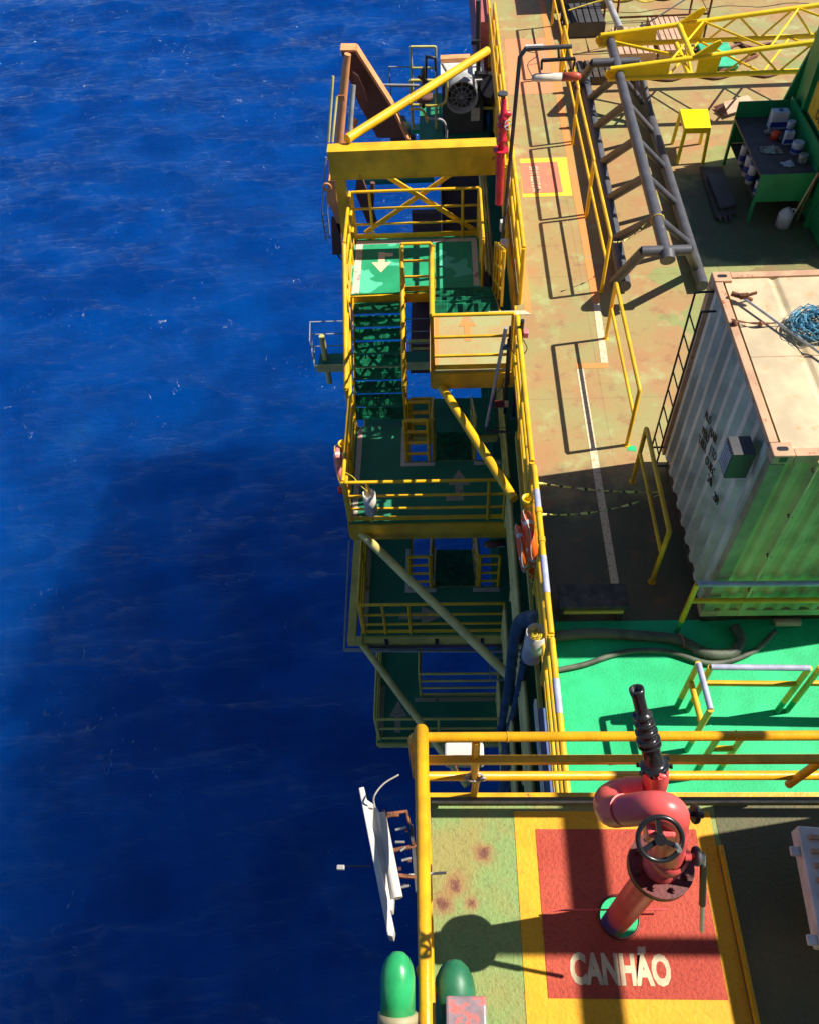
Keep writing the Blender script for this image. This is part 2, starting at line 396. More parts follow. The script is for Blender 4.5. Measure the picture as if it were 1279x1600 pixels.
def lettering(name, body, size, mw, mat, parent=None, off=0.0, sx=1.0, ext=.001):
    me = text_mesh(body, size, off, ext); me.materials.clear(); me.materials.append(M[mat])
    sc = Matrix.Diagonal((sx, 1, 1, 1)); base = wloc(parent) if parent else Vector((0, 0, 0))
    me.transform(Matrix.Translation(-base) @ mw @ sc)
    o = bpy.data.objects.new(name, me); COL.objects.link(o)
    if parent: o.parent = parent
    return o

# railing: path of base points; bars at given heights; posts along each leg of the path
def railing(name, label, pts, bars=(1.1, .72, .38), step=1.3, r=.026, mat='yellow', group=None, kick=.12, posts=None, cat='railing', pr=None, round_end=0):
    pts = [Vector(p) for p in pts]
    t = thing(name, label, cat, pts[0], group)
    for i, h in enumerate(bars):
        m = MB(); q = [p+V(0, 0, h) for p in pts]
        m.tube(q, r if i == 0 else r*.85, 10); m.build('top_rail' if i == 0 else 'mid_rail', mat, t)
    pp = []
    for a, b in zip(pts[:-1], pts[1:]):
        L = (b-a).length; n = max(1, round(L/step))
        for k in range(n+1):
            p = a.lerp(b, k/n)
            if not pp or (p-pp[-1]).length > .08: pp.append(p)
    if posts is not None: pp = [Vector(p) for p in posts]
    for p in pp:
        m = MB(); m.tube([p+V(0, 0, .0), p+V(0, 0, bars[0]-.004)], pr or r, 10); m.build('post', mat, t)
    if kick:
        for a, b in zip(pts[:-1], pts[1:]):
            m = MB(); m.bar(a+V(0, 0, kick/2+.015), b+V(0, 0, kick/2+.015), .008, kick); m.build('toe_board', mat, t)
    return t

# ============================================================ SETTING
# --- sea
def sea():
    def axis(c0, half, n, far):
        u = np.linspace(-1, 1, n); core = u*half
        k = np.clip((np.abs(u)-.86)/.14, 0, 1)
        return c0+core+np.sign(u)*far*k**3
    xs = axis(-14, 42, 700, 3000); ys = axis(46, 54, 900, 3000)
    Xg, Yg = np.meshgrid(xs, ys); Zg = np.zeros_like(Xg); rng = np.random.default_rng(3)
    dx = np.zeros_like(Xg); dy = np.zeros_like(Xg)
    for i in range(80):
        lam = .6*(13/.6)**rng.random(); k = 2*np.pi/lam; th = rad(258)+rng.normal()*.42
        a = .0082*lam**.80*(.6+.8*rng.random()); ph = k*(Xg*math.cos(th)+Yg*math.sin(th))+rng.random()*6.28
        env = .65+.35*np.sin(Xg*.05*rng.normal()+Yg*.05*rng.normal()+rng.random()*6)
        Zg += a*env*np.cos(ph); dx -= a*1.1*math.cos(th)*np.sin(ph); dy -= a*1.1*math.sin(th)*np.sin(ph)
    fade = np.clip(1-(np.hypot(Xg+12, Yg-48)-75)/30, 0, 1)
    Xw = Xg+dx*fade; Yw = Yg+dy*fade; Zw = -25+Zg*fade
    n, m_ = Xg.shape; co = np.stack([Xw, Yw, Zw], -1).reshape(-1, 3)
    idx = np.arange(n*m_).reshape(n, m_)
    q = np.stack([idx[:-1, :-1], idx[:-1, 1:], idx[1:, 1:], idx[1:, :-1]], -1).reshape(-1, 4)
    me = bpy.data.meshes.new('water'); me.vertices.add(len(co)); me.vertices.foreach_set('co', co.ravel().astype(np.float32))
    me.loops.add(q.size); me.loops.foreach_set('vertex_index', q.ravel().astype(np.int32))
    me.polygons.add(len(q)); me.polygons.foreach_set('loop_start', np.arange(0, q.size, 4, dtype=np.int32))
    me.polygons.foreach_set('loop_total', np.full(len(q), 4, dtype=np.int32))
    me.polygons.foreach_set('use_smooth', np.ones(len(q), bool)); me.update(); me.validate()
    me.materials.append(M['water']); o = bpy.data.objects.new('water', me); COL.objects.link(o); struct(o)
sea()

# --- main deck (the platform's floor), hull wall below it
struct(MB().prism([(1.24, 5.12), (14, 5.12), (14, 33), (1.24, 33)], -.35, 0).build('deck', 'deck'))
struct(MB().prism([(1.24, -26), (14, -26), (14, 5.116), (1.24, 5.116)], -.35, 0).build('green_deck', 'greendeck'))
m = MB(); m.box(1.20, 1.236, -2, 33, -.5, -.002); m.build('deck_edge_beam', 'yellow_b')['kind'] = 'structure'
tag(MB().box(2.3, 14, -26, 33, -9.2, -.36).build('hull_wall', 'dark'), 'dark hull side below the walkway edge', 'hull')
# lower walkways beside the hull
for z, nm in ((-2.8, 'lower_walkway'), (-5.4, 'lower_walkway'), (-8.3, 'lower_walkway')):
    struct(MB().box(1.075, 2.29, 0, 33, z-.12, z).build(nm, 'darkgreen'))
tag(MB().box(3.2, 14, 1, 32, -24, -9.4).build('hull_column', 'brown_st'), 'brown steel hull column under the platform', 'hull')

# painted marks on the deck
def sheet(name, poly, z, mat, label=None):
    o = MB().add([(x, y, z) for x, y in poly], [tuple(range(len(poly)))]).build(name, mat); struct(o); return o
def strip(name, a, b, wd, z, mat):
    a, b = Vector((*a, 0)), Vector((*b, 0)); d = (b-a).normalized(); s = V(-d.y, d.x, 0)*(wd/2)
    return sheet(name, [tuple((a-s)[:2]), tuple((b-s)[:2]), tuple((b+s)[:2]), tuple((a+s)[:2])], z, mat)
strip('orange_line', (2.585, 11.25), (2.68, 24), .14, .004, 'lineorange')
strip('white_line', (2.53, 9.78), (2.585, 11.24), .11, .004, 'linewhite')
sheet('orange_line', [(2.08, 9.66), (2.59, 9.66), (2.59, 9.775), (2.08, 9.775)], .004, 'lineorange')
strip('white_line', (2.13, 9.655), (2.13, 5.66), .105, .004, 'linewhite')
sheet('yellow_square', [(1.56, 14.5), (2.52, 14.5), (2.55, 15.9), (1.6, 15.9)], .004, 'lineyellow')
sheet('red_square', [(1.58, 14.63), (2.35, 14.63), (2.34, 15.73), (1.6, 15.73)], .008, 'redpatch')
sheet('peach_patch', [(1.54, 18.6), (2.75, 18.6), (2.78, 21.4), (1.6, 21.4)], .0022, 'peach')
sheet('orange_line', [(1.36, 11.11), (1.475, 11.0), (1.475, 14.2), (1.36, 14.2)], .004, 'lineorange')
sheet('white_line', [(.75, 11.0), (1.47, 11.0), (1.36, 11.105), (.75, 11.105)], .012, 'linewhite')
lettering('deck_lettering', 'M.P.NTS N-05', .235, Matrix.Translation((1.86, 15.13, .0125)) @ Matrix.Rotation(rad(90), 4, 'Z'), 'letters', None, .012, .66)
bpy.data.objects['deck_lettering']['kind'] = 'structure'

# ============================================================ STAIR TOWER
def flight(name, label, x0, x1, ya, za, yb, zb, n, mat='grating', stringer='yellow'):
    """grated steps from (ya,za) to (yb,zb)"""
    t = thing(name, label, 'stairs', ((x0+x1)/2, ya, za))
    d = (yb-ya)/n; h = (zb-za)/n; sg = 1 if d > 0 else -1
    for i in range(1, n):
        y = ya+d*(i); z = za+h*i; m = MB(); dep = .285
        for k in range(11):
            yy = y+(k/10-.5)*dep; m.box(x0, x1, yy-.0055, yy+.0055, z-.03, z)
        m.box(x0, x1, y-sg*dep/2-.012, y-sg*dep/2+.012, z-.034, z+.003)
        nx = max(3, int((x1-x0)/.1))
        for k in range(nx+1):
            xx = x0+(x1-x0)*k/nx; m.box(xx-.003, xx+.003, y-dep/2, y+dep/2, z-.022, z+.001)
        m.build('step', mat, t)
    for x in (x0-.02, x1+.02):
        m = MB(); m.bar((x, ya, za-.1), (x, yb, zb-.1), .03, .2); m.build('stringer', stringer, t)
    return t
def platform(name, label, poly, z, mat, frame='yellow', depth=.22, loc=None):
    cx = sum(p[0] for p in poly)/len(poly); cy = sum(p[1] for p in poly)/len(poly)
    t = thing(name, label, 'platform', (cx, cy, z-depth))
    MB().prism(poly, z-.03, z).build('floor_plate', mat, t)
    m = MB(); n = len(poly)
    for i in range(n):
        a, b = poly[i], poly[(i+1) % n]; m.bar((a[0], a[1], z-depth/2-.034), (b[0], b[1], z-depth/2-.034), .07, depth)
    m.build('edge_frame', frame, t); return t
# landing at deck level
t = platform('stair_landing', 'tan landing with an upward arrow, level with the main deck', [(-.2, 9.68), (1.195, 9.68), (1.195, 11.1), (-.2, 11.1)], 0, 'landtan', 'yellow_b', .32)
for q in ([(-.19, 9.72), (-.09, 9.72), (-.09, 11.0), (-.19, 11.0)],):
    MB().add([(x, y, .004) for x, y in q], [(0, 1, 2, 3)]).build('border_line', 'lineorange', t)
MB().add([(-.09, 11.0, .004), (.75, 11.0, .004), (.75, 11.1, .004), (-.09, 11.1, .004)], [(0, 1, 2, 3)]).build('border_line', 'linewhite', t)
def arrow(cx, cy, z, L, wd, ang, mat, t):
    p = [(-wd*.17, -L/2), (wd*.17, -L/2), (wd*.17, 0), (wd/2, 0), (0, L/2), (-wd/2, 0), (-wd*.17, 0)]
    c, s_ = math.cos(ang), math.sin(ang)
    MB().add([(cx+x*c-y*s_, cy+x*s_+y*c, z) for x, y in p], [tuple(range(7))]).build('arrow_mark', mat, t)
arrow(.39, 10.75, .005, .75, .30, 0, 'lineorange', t)
flight('stair_flight', 'short green grated steps dropping from the tan landing to the bright green landing', -.16, .93, 11.1, 0, 13.3, -1.2, 7)
# landing A
t = platform('stair_landing', 'bright green landing with pale borders and a downward arrow', [(-1.84, 13.24), (.76, 13.3), (.76, 15.08), (-1.84, 15.08)], -1.2, 'landgreen', 'yellow_b', .2)
for q in ([(-1.80, 13.26), (-1.66, 13.26), (-1.66, 15.0), (-1.80, 15.0)], [(-1.66, 14.88), (.60, 14.88), (.60, 15.0), (-1.66, 15.0)], [(.60, 13.4), (.71, 13.4), (.71, 15.0), (.60, 15.0)]):
    MB().add([(x, y, -1.196) for x, y in q], [(0, 1, 2, 3)]).build('border_line', 'edgewhite', t)
arrow(-1.25, 14.25, -1.195, .68, .40, math.pi, 'arrow', t)
MB().add([(x, y, -1.195) for x, y in ((-1.18, 14.44), (-1.02, 14.44), (-1.02, 14.56), (-1.18, 14.56))], [(0, 1, 2, 3)]).build('arrow_mark', 'arrow', t)
flight('stair_flight', 'long green grated steps over the sea from the bright green landing', -1.76, -.79, 13.22, -1.2, 11.16, -2.8, 10)
# landing B
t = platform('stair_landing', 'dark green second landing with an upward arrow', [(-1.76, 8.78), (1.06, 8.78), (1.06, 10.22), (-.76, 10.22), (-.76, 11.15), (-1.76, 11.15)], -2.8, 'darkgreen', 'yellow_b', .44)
for q in ([(-1.72, 8.85), (-1.62, 8.85), (-1.62, 11.1), (-1.72, 11.1)], [(-.86, 10.10), (-.22, 10.10), (-.22, 10.19), (-.86, 10.19)], [(-.86, 10.19), (-.78, 10.19), (-.78, 11.12), (-.86, 11.12)], [(.52, 10.1), (1.02, 10.1), (1.02, 10.19), (.52, 10.19)]):
    MB().add([(x, y, -2.796) for x, y in q], [(0, 1, 2, 3)]).build('border_line', 'edgewhite', t)
arrow(.23, 9.62, -2.795, .74, .42, 0, 'arrowdim', t)
MB().add([(x, y, -2.795) for x, y in ((-.02, 9.25), (.16, 9.25), (.16, 9.38), (-.02, 9.38))], [(0, 1, 2, 3)]).build('arrow_mark', 'arrowdim', t)
flight('stair_flight', 'dark grated steps falling away from the second landing', -.2, .5, 10.25, -2.8, 12.1, -4.1, 8)
flight('stair_flight', 'hidden dark steps turning back under the second landing', -1.7, -.8, 12.1, -4.1, 10.4, -5.4, 8)
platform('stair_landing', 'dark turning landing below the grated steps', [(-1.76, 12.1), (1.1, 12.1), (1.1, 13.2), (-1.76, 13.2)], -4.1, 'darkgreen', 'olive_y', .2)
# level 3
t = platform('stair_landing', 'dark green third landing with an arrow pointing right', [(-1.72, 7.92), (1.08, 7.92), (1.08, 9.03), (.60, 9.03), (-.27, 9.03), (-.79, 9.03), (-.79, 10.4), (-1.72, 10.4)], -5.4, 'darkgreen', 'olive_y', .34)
for x_ in (-1.25, -.25, .65): MB().box(x_-.035, x_+.035, 7.86, 7.885, -5.70, -5.50).build('stud_plate', 'black', t)
MB().box(-1.76, 1.1, 7.84, 7.86, -5.80, -5.74).build('lower_flange', 'brown_st', t)
for q in ([(-1.70, 8.0), (-1.62, 8.0), (-1.62, 10.3), (-1.70, 10.3)], [(-.89, 8.90), (-.25, 8.90), (-.25, 9.0), (-.89, 9.0)], [(-.89, 9.0), (-.80, 9.0), (-.80, 10.0), (-.89, 10.0)], [(.50, 8.9), (1.05, 8.9), (1.05, 9.0), (.50, 9.0)]):
    MB().add([(x, y, -5.396) for x, y in q], [(0, 1, 2, 3)]).build('border_line', 'edgewhite', t)
arrow(-.55, 8.35, -5.395, .9, .45, -math.pi/2, 'arrowdim', t)
flight('stair_flight', 'dark grated steps falling away from the third landing', -.27, .55, 9.03, -5.4, 10.9, -6.8, 8, 'grating', 'olive_y')
MB().box(-2.02, -1.86, 7.8, 10.8, -5.62, -5.42).build('outer_beam', 'olive_y', None)
tag(bpy.data.objects['outer_beam'], 'dull yellow outer beam running beside the third landing', 'beam')
m = MB(); m.box(-1.855, -1.73, 7.8, 7.905, -5.62, -5.42); tag(m.build('beam_bracket', 'olive_y'), 'small yellow bracket at the corner of the third landing', 'bracket')
# level 4
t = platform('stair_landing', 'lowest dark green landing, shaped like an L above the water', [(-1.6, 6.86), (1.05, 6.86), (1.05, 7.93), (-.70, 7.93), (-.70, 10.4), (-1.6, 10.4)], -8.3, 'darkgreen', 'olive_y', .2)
for q in ([(-1.57, 7.0), (-1.48, 7.0), (-1.48, 8.2), (-1.57, 8.2)], [(-.80, 7.80), (1.0, 7.80), (1.0, 7.9), (-.80, 7.9)]):
    MB().add([(x, y, -8.296) for x, y in q], [(0, 1, 2, 3)]).build('border_line', 'arrowdim', t)
arrow(-1.17, 7.45, -8.295, .75, .40, 0, 'arrowdim', t)

# --- tower railings
RG = 'yellow railings of the stair tower'
railing('stair_railing', 'three-bar railing on the near side of the tan landing', [(-.18, 9.70, 0), (1.03, 9.70, 0)], (1.1, .68, .30), 1.4, .03, group=RG, kick=.1)
# left side of landing and first steps
t = thing('stair_railing', 'yellow handrail on the left of the short steps', 'railing', (-.18, 9.7, 0), RG)
for k, h in enumerate((1.1, .68, .30)):
    MB().tube([(-.18, 9.7, h), (-.18, 11.1, h), (-.18, 13.15, h-1.2)], .038 if k == 0 else .026, 10).build('top_rail' if k == 0 else 'mid_rail', 'yellow', t)
for y, z in ((9.7, 0), (11.1, 0), (12.1, -.58), (13.15, -1.2)):
    MB().tube([(-.18, y, z), (-.18, y, z+1.09)], .03, 10).build('post', 'yellow', t)
t = thing('stair_railing', 'short yellow handrail on the right of the short steps', 'railing', (.98, 11.2, 0), RG)
for k, h in enumerate((1.1, .68, .30)):
    MB().tube([(.98, 11.25, h), (.98, 13.2, h-1.2)], .03 if k == 0 else .024, 10).build('top_rail' if k == 0 else 'mid_rail', 'yellow', t)
for y, z in ((11.25, 0), (11.95, -.4), (12.6, -.78), (13.2, -1.2)):
    MB().tube([(.98, y, z), (.98, y, z+1.09)], .026, 10).build('post', 'yellow', t)
railing('stair_railing', 'small box railing between the two upper stair lanes', [(-.76, 13.26, -1.2), (-.22, 13.26, -1.2)], (1.1, .72, .36), 1, .03, group=RG, kick=.12)
def sloped(label, x, ya, za, yb, zb, r=.035, n=3, mat='yellow', bars=(1.1, .68, .30), name='stair_railing', ext=0):
    t = thing(name, label, 'railing', (x, ya, za), RG)
    for k, h in enumerate(bars):
        MB().tube([(x, ya, za+h), (x, yb, zb+h)]+([(x, yb-ext, zb+h)] if ext else []), r if k == 0 else r*.75, 10).build('top_rail' if k == 0 else 'mid_rail', mat, t)
    for k in range(n+1):
        y = ya+(yb-ya)*k/n; z = za+(zb-za)*k/n
        MB().tube([(x, y, z-.05), (x, y, z+1.09)], r*.85, 10).build('post', mat, t)
sloped('outer yellow handrail of the long grated steps', -1.84, 13.3, -1.2, 11.1, -2.8, .045, 3)
sloped('inner yellow handrail of the long grated steps', -.76, 13.2, -1.2, 11.1, -2.8, .04, 3)
railing('stair_railing', 'railing on the sea side of the bright green landing', [(-1.84, 13.35, -1.2), (-1.84, 15.06, -1.2)], (1.1, .72, .36), .9, .035, group=RG)
railing('stair_railing', 'railing on the far side of the bright green landing, under the girder', [(-1.80, 15.06, -1.2), (.74, 15.06, -1.2)], (1.1, .72, .36), 1.2, .03, group=RG, posts=[(-1.80, 15.06, -1.2), (-1.45, 15.06, -1.2), (.42, 15.06, -1.2), (.74, 15.06, -1.2)])
railing('stair_railing', 'railing on the hull side of the bright green landing', [(.76, 13.35, -1.2), (.76, 15.0, -1.2)], (1.1, .72, .36), .9, .03, group=RG)
railing('stair_railing', 'railing on the near side of the second landing holding a white tube', [(-1.72, 8.82, -2.8), (1.0, 8.82, -2.8)], (1.1, .72, .36), 1, .03, group=RG, posts=[(-1.72, 8.82, -2.8), (-1.35, 8.82, -2.8), (.72, 8.82, -2.8), (1.0, 8.82, -2.8)])
railing('stair_railing', 'railing on the sea side of the second landing', [(-1.76, 8.85, -2.8), (-1.76, 11.1, -2.8)], (1.1, .72, .36), 1.1, .035, group=RG)
railing('stair_railing', 'small ladder-like railing beside the opening of the second landing', [(-.74, 10.24, -2.8), (-.32, 10.24, -2.8)], (1.1, .80, .50, .2), 1, .034, group=RG, kick=0)
railing('stair_railing', 'narrow railing at the head of the gap behind the second landing', [(-.70, 12.1, -4.1), (-.25, 12.1, -4.1)], (1.1, .72, .36), 1, .034, group=RG, kick=0)
sloped('handrail beside the dark steps below the tan landing', .54, 10.3, -2.8, 12.1, -4.1, .03, 3, 'olive_y')
sloped('sea-side handrail of the dark steps below the tan landing', -.24, 10.3, -2.8, 12.1, -4.1, .03, 3, 'olive_y')
railing('stair_railing', 'railing on the hull side of the second landing', [(1.05, 8.9, -2.8), (1.05, 11.8, -2.8)], (1.1, .72, .36), .9, .03, 'olive_y', group=RG)
railing('stair_railing', 'railing on the near side of the third landing', [(-1.66, 7.96, -5.4), (1.05, 7.96, -5.4)], (1.1, .72, .36), 1, .03, 'yellow', group=RG, posts=[(-1.66, 7.96, -5.4), (-1.25, 7.96, -5.4), (-.75, 7.96, -5.4), (1.05, 7.96, -5.4)])
railing('stair_railing', 'railing on the sea side of the third landing', [(-1.70, 8.0, -5.4), (-1.70, 10.4, -5.4)], (1.1, .72, .36), 1.2, .034, 'yellow', group=RG)
sloped('left handrail of the steps leaving the third landing', -.33, 9.05, -5.4, 10.9, -6.8, .034, 3, 'yellow')
sloped('right handrail of the steps leaving the third landing', .60, 9.05, -5.4, 10.9, -6.8, .034, 3, 'yellow')
railing('stair_railing', 'narrow railing left of the third opening', [(-.76, 9.04, -5.4), (-.36, 9.04, -5.4)], (1.1, .80, .50, .2), 1, .032, group=RG, kick=0)
railing('stair_railing', 'narrow railing right of the third opening', [(.64, 9.04, -5.4), (1.02, 9.04, -5.4)], (1.1, .80, .50, .2), 1, .032, group=RG, kick=0)
railing('stair_railing', 'railing inside the corner of the lowest landing', [(-.66, 10.0, -8.3), (-.66, 7.95, -8.3), (1.05, 7.95, -8.3)], (1.1, .75, .4), 1.2, .028, 'olive_y', group=RG)
railing('stair_railing', 'railing on the near side of the lowest landing', [(-1.55, 6.92, -8.3), (1.05, 6.92, -8.3)], (1.1, .6), 1.4, .028, 'olive_y', group=RG)
railing('stair_railing', 'railing on the sea side of the lowest landing', [(-1.58, 6.95, -8.3), (-1.58, 10.3, -8.3)], (1.1, .6), 1.1, .03, 'olive_y', group=RG)
for z, ly in ((-2.8, 'first'), (-5.4, 'second'), (-8.3, 'third')):
    railing('walkway_railing', 'shaded railing of the %s walkway below the main deck edge' % ly, [(1.045, 1, z), (1.045, 8.65 if z > -3 else 7.8, z)], (1.1, .85, .6, .3), 1.6, .042, 'paleyellow', 'railings of the lower walkways')
for z, x, k in ((-1.0, 1.16, 'upper'), (-3.6, 1.2, 'middle')):
    tag(MB().bar((x, 2.4, z), (x, 9.2, z), .05, .14).build('side_beam', 'olive_y'), 'dull yellow %s side beam along the hull edge' % k, 'beam', 'beams along the hull edge')

# braces
BG = 'round yellow knee braces'
tag(MB().tube([Z(684, 596, -.34), Z(803, 780, -.34)], .07, 16).build('knee_brace', 'yellow'), 'sunlit yellow tube brace running from the tan landing to the hull', 'brace', BG)
tag(MB().tube([Z(556, 824, -3.14), Z(798, 1060, -3.14)], .078, 16).build('knee_brace', 'paleyellow'), 'long shaded brace running from the corner of the second landing', 'brace', BG)
tag(MB().tube([Z(560, 998, -5.72), Z(730, 1228, -5.72)], .072, 16).build('knee_brace', 'paleyellow'), 'lower shaded brace running from the corner of the third landing', 'brace', BG)
# outer pipe frame below level 3
m = MB(); zf = -6.3; a, b_, c_ = Z(546, 845, zf), Z(538, 1016, zf), Z(792, 1017, zf)
m.bar(a, b_, .035, .05); m.bar(b_, c_, .06, .05)
tag(m.build('hanging_pipework', 'grey'), 'thin pale frame hanging around the third landing', 'frame')
t = thing('hanging_basket', 'small pale basket on the brace end above the water', 'basket', Z(765, 1045, -6.5))
p0 = Z(765, 1045, -6.5); m = MB()
for dx in (0, .3): m.bar(p0+V(dx, -.25, 0), p0+V(dx, .25, 0), .03, .03)
for dy in (-.25, .25): m.bar(p0+V(0, dy, 0), p0+V(.3, dy, 0), .03, .03)
m.build('basket_frame', 'grey', t)
m = MB()
for k in range(4): m.bar(p0+V(.04, -.15+.1*k, -.02), p0+V(.28, -.15+.1*k, -.02), .012, .012)
m.build('basket_grid', 'grey', t)
# small outrigger platform on the sea side
zc = -5.4; a = Z(498, 575, zc)
t = thing('outrigger_platform', 'small outrigger catwalk over the sea behind the long steps', 'platform', a)
MB().box(a.x, .9, a.y+.06, a.y+.5, zc, zc+.04).build('floor_plate', 'darkgreen', t)
MB().box(a.x-.05, .9, a.y, a.y+.055, zc-.15, zc+.07).build('edge_beam', 'paleyellow', t)
MB().tube([(a.x+.17, a.y+.3, zc-.8), (a.x+.17, a.y+.3, zc+.8)], .075, 12).build('bollard_post', 'paleyellow', t)
for h in (1.1, .7, .3):
    MB().tube([(a.x-.1, a.y+.02, zc+h-.2), (a.x-.1, a.y+.5, zc+h), (.9, a.y+.5, zc+h)], .014, 6).build('rail', 'grey', t)
MB().tube([(a.x-.1, a.y+.02, zc-.1), (a.x-.1, a.y+.02, zc+.9)], .016, 6).build('post', 'grey', t)

# --- big girder with its leg, brace and cross bracing
t = thing('box_girder', 'deep yellow girder spanning above the stair landing, rusty along its top edge', 'girder', (-2.1, 14.75, .4))
m = MB(); m.box(-2.13, 1.03, 14.62, 14.92, .98, 1.0); m.box(-2.13, 1.03, 14.62, 14.92, .42, .44); m.build('flange', 'yellow_b', t, .003)
m = MB(); m.box(-2.12, 1.03, 14.63, 14.655, .44, .98); m.box(-2.12, 1.03, 14.885, 14.91, .44, .98); m.box(-2.12, -2.10, 14.655, 14.885, .44, .98); m.build('web_plate', 'yellow_b', t)
MB().box(-2.05, -1.86, 14.65, 14.88, -1.45, .418).build('leg', 'yellow_b', t, .005)
tag(MB().tube([(1.02, 18.35, 1.07), (-1.75, 14.9, 1.09)], .085, 18).build('girder_brace', 'yellow'), 'long yellow tube brace running to the girder end', 'brace')
t = thing('cross_brace', 'yellow cross bracing between girder and green landing', 'brace', (-.5, 15.1, -1.2))
MB().bar((-1.40, 15.15, .41), (.70, 15.15, -1.14), .05, .09).build('brace_bar', 'yellow_b', t)
MB().bar((.60, 15.22, .41), (-1.62, 15.22, -1.14), .05, .085).build('brace_bar', 'yellow_b', t)

# ============================================================ DECK EDGE RAILINGS AND BARRIERS
EG = 'yellow railings along the deck edge'
def band(t, a, b, r, mat='blueband'):
    MB().tube([a, b], r, 12).build('primer_band', mat, t)
t = railing('edge_railing', 'deck edge railing beside the sunlit green floor', [(1.10, 2.6, 0), (1.10, 4.28, 0)], (1.1, .75, .40), 1.5, .037, group=EG)
band(t, (1.10, 3.42, 1.1), (1.10, 3.80, 1.1), .040)
t = railing('edge_railing', 'deck edge railing carrying the orange lifebuoy', [(1.10, 4.34, 0), (1.10, 6.72, 0)], (1.1, .75, .40), 1.2, .037, group=EG)
band(t, (1.10, 4.85, 1.1), (1.10, 5.35, 1.1), .040); band(t, (1.10, 6.05, 1.1), (1.10, 6.33, 1.1), .040)
for y in (5.55, 5.98): MB().tube([(1.10, y, 1.1), (1.10, y+.07, 1.1)], .046, 14).build('coupling', 'yellow', t)
railing('edge_railing', 'deck edge railing from the lifebuoy to the tan landing', [(1.08, 6.80, 0), (1.08, 9.62, 0)], (1.1, .75, .40), 1.4, .037, group=EG)
railing('edge_railing', 'deck edge railing beside the red valve pipe', [(1.29, 11.30, 0), (1.29, 15.2, 0)], (1.1, .75, .40), 1.2, .036, group=EG, kick=.34)
railing('edge_railing', 'farthest deck edge railing beside the orange patch', [(1.27, 15.3, 0), (1.27, 20.6, 0)], (1.1, .75, .40), 1.3, .036, group=EG, kick=.34)
railing('edge_railing', 'outer parallel railing behind the black lamp pole', [(1.16, 13.9, 0), (1.16, 21.5, 0)], (1.0, .6), 1.6, .03, group=EG, kick=0)
BGp = 'low yellow barriers on the walkway'
def barrier(label, x, ya, yb, bars=(1.1, .62), mat='yellow', r=.028):
    t = thing('safety_barrier', label, 'barrier', (x, (ya+yb)/2, 0), BGp)
    MB().tube([(x, ya, 0), (x, ya, 1.08), (x, ya+.03, 1.1), (x, yb-.03, 1.1), (x, yb, 1.08), (x, yb, 0)], r, 12).build('frame_tube', mat, t)
    MB().tube([(x, ya, bars[1]), (x, yb, bars[1])], r*.85, 12).build('mid_rail', mat, t)
    for y in (ya, yb): MB().disc((x, y, .004), (0, 0, 1), .05, .008, 12).build('foot_plate', mat, t)
barrier('barrier in the sun between the white line and the container', 2.62, 8.03, 10.35)
barrier('barrier in the shade tied with warning tape', 2.60, 5.68, 7.34)
barrier('barrier nearest the grey truss foot', 2.70, 11.55, 13.76)
barrier('barrier beside the red painted square', 2.71, 13.86, 16.38)
barrier('barrier under the hanging lamp', 2.73, 16.5, 19.3)
barrier('farthest barrier beside the orange patch', 2.80, 19.4, 22.0)
# yellow/lilac frames on the green floor
def hatchrail(label, pts, bars, r=.032, bands=(), grp='yellow and lilac rails on the green floor'):
    t = thing('hatch_railing', label, 'railing', pts[0], grp)
    p = [Vector(q) for q in pts]
    for k, h in enumerate(bars):
        MB().tube([q+V(0, 0, h) for q in p], r, 12).build('rail', 'yellow' if k else 'blueband', t)
    for q in p:
        MB().tube([q+V(0, 0, .28), q+V(0, 0, bars[0])], r, 12).build('post', 'yellow', t)
        MB().tube([q, q+V(0, 0, .28)], r, 12).build('post_foot', 'greenpipe', t)
hatchrail('long rail in front of the container', [(2.78, 4.95, 0), (4.9, 4.93, 0)], (1.1, .74))
hatchrail('square rail end nearest the black nozzle', [(2.60, 3.97, 0), (2.62, 3.46, 0)], (1.1, .72))
hatchrail('low lilac rail across the green floor', [(2.72, 3.93, 0), (3.72, 3.91, 0)], (1.1, .72))
hatchrail('rail cut by the right edge on the green floor', [(3.84, 3.92, 0), (5.4, 3.88, 0)], (1.1, .72))
hatchrail('lilac rail behind the amber railing', [(2.66, 3.2, 0), (2.9, 3.2, 0)], (1.1, .72))
MB().box(1.02, 1.10, 1.9, 3.98, -.25, -.02).build('edge_channel', 'bluebeam'); tag(bpy.data.objects['edge_channel'], 'blue steel channel below the deck edge railing', 'channel')
tag(MB().box(.985, 1.012, 1.9, 4.1, -.20, -.03).build('edge_flat', 'white'), 'narrow white strip on the blue channel', 'strip')

# ============================================================ CONTAINER
cx0, cx1, cy0, cy1, cz0, cz1 = 3.0, 5.9, 5.0, 7.74, .28, 3.2
t = thing('shipping_container', 'weathered grey and green shipping container with cream roof', 'container', ((cx0+cx1)/2, (cy0+cy1)/2, cz0))
def corr(m, a, b, z0, z1, nrm, depth=.06, n=12):
    a, b, nrm = Vector(a), Vector(b), Vector(nrm); pr = []
    for i in range(n):
        for f, o in ((0, 0), (.30, 0), (.5, 1), (.80, 1)):
            q = a.lerp(b, (i+f)/n); pr.append(q+nrm*(depth*o))
    pr.append(b); vs = [(p.x, p.y, z) for z in (z0, z1) for p in pr]; k = len(pr)
    m.add(vs, [(i, i+1, k+i+1, k+i) for i in range(k-1)])
m = MB(); corr(m, (cx0+.068, cy1-.12, 0), (cx0+.068, cy0+.12, 0), cz0+.10, cz1-.06, (-1, 0, 0), .065, 9); m.build('side_panel', 'cont', t)
m = MB(); corr(m, (cx0+.14, cy0+.04, 0), (cx1-.12, cy0+.04, 0), cz0+.13, cz1-.1, (0, -1, 0), .03, 13); m.build('front_panel', 'contgreen', t)
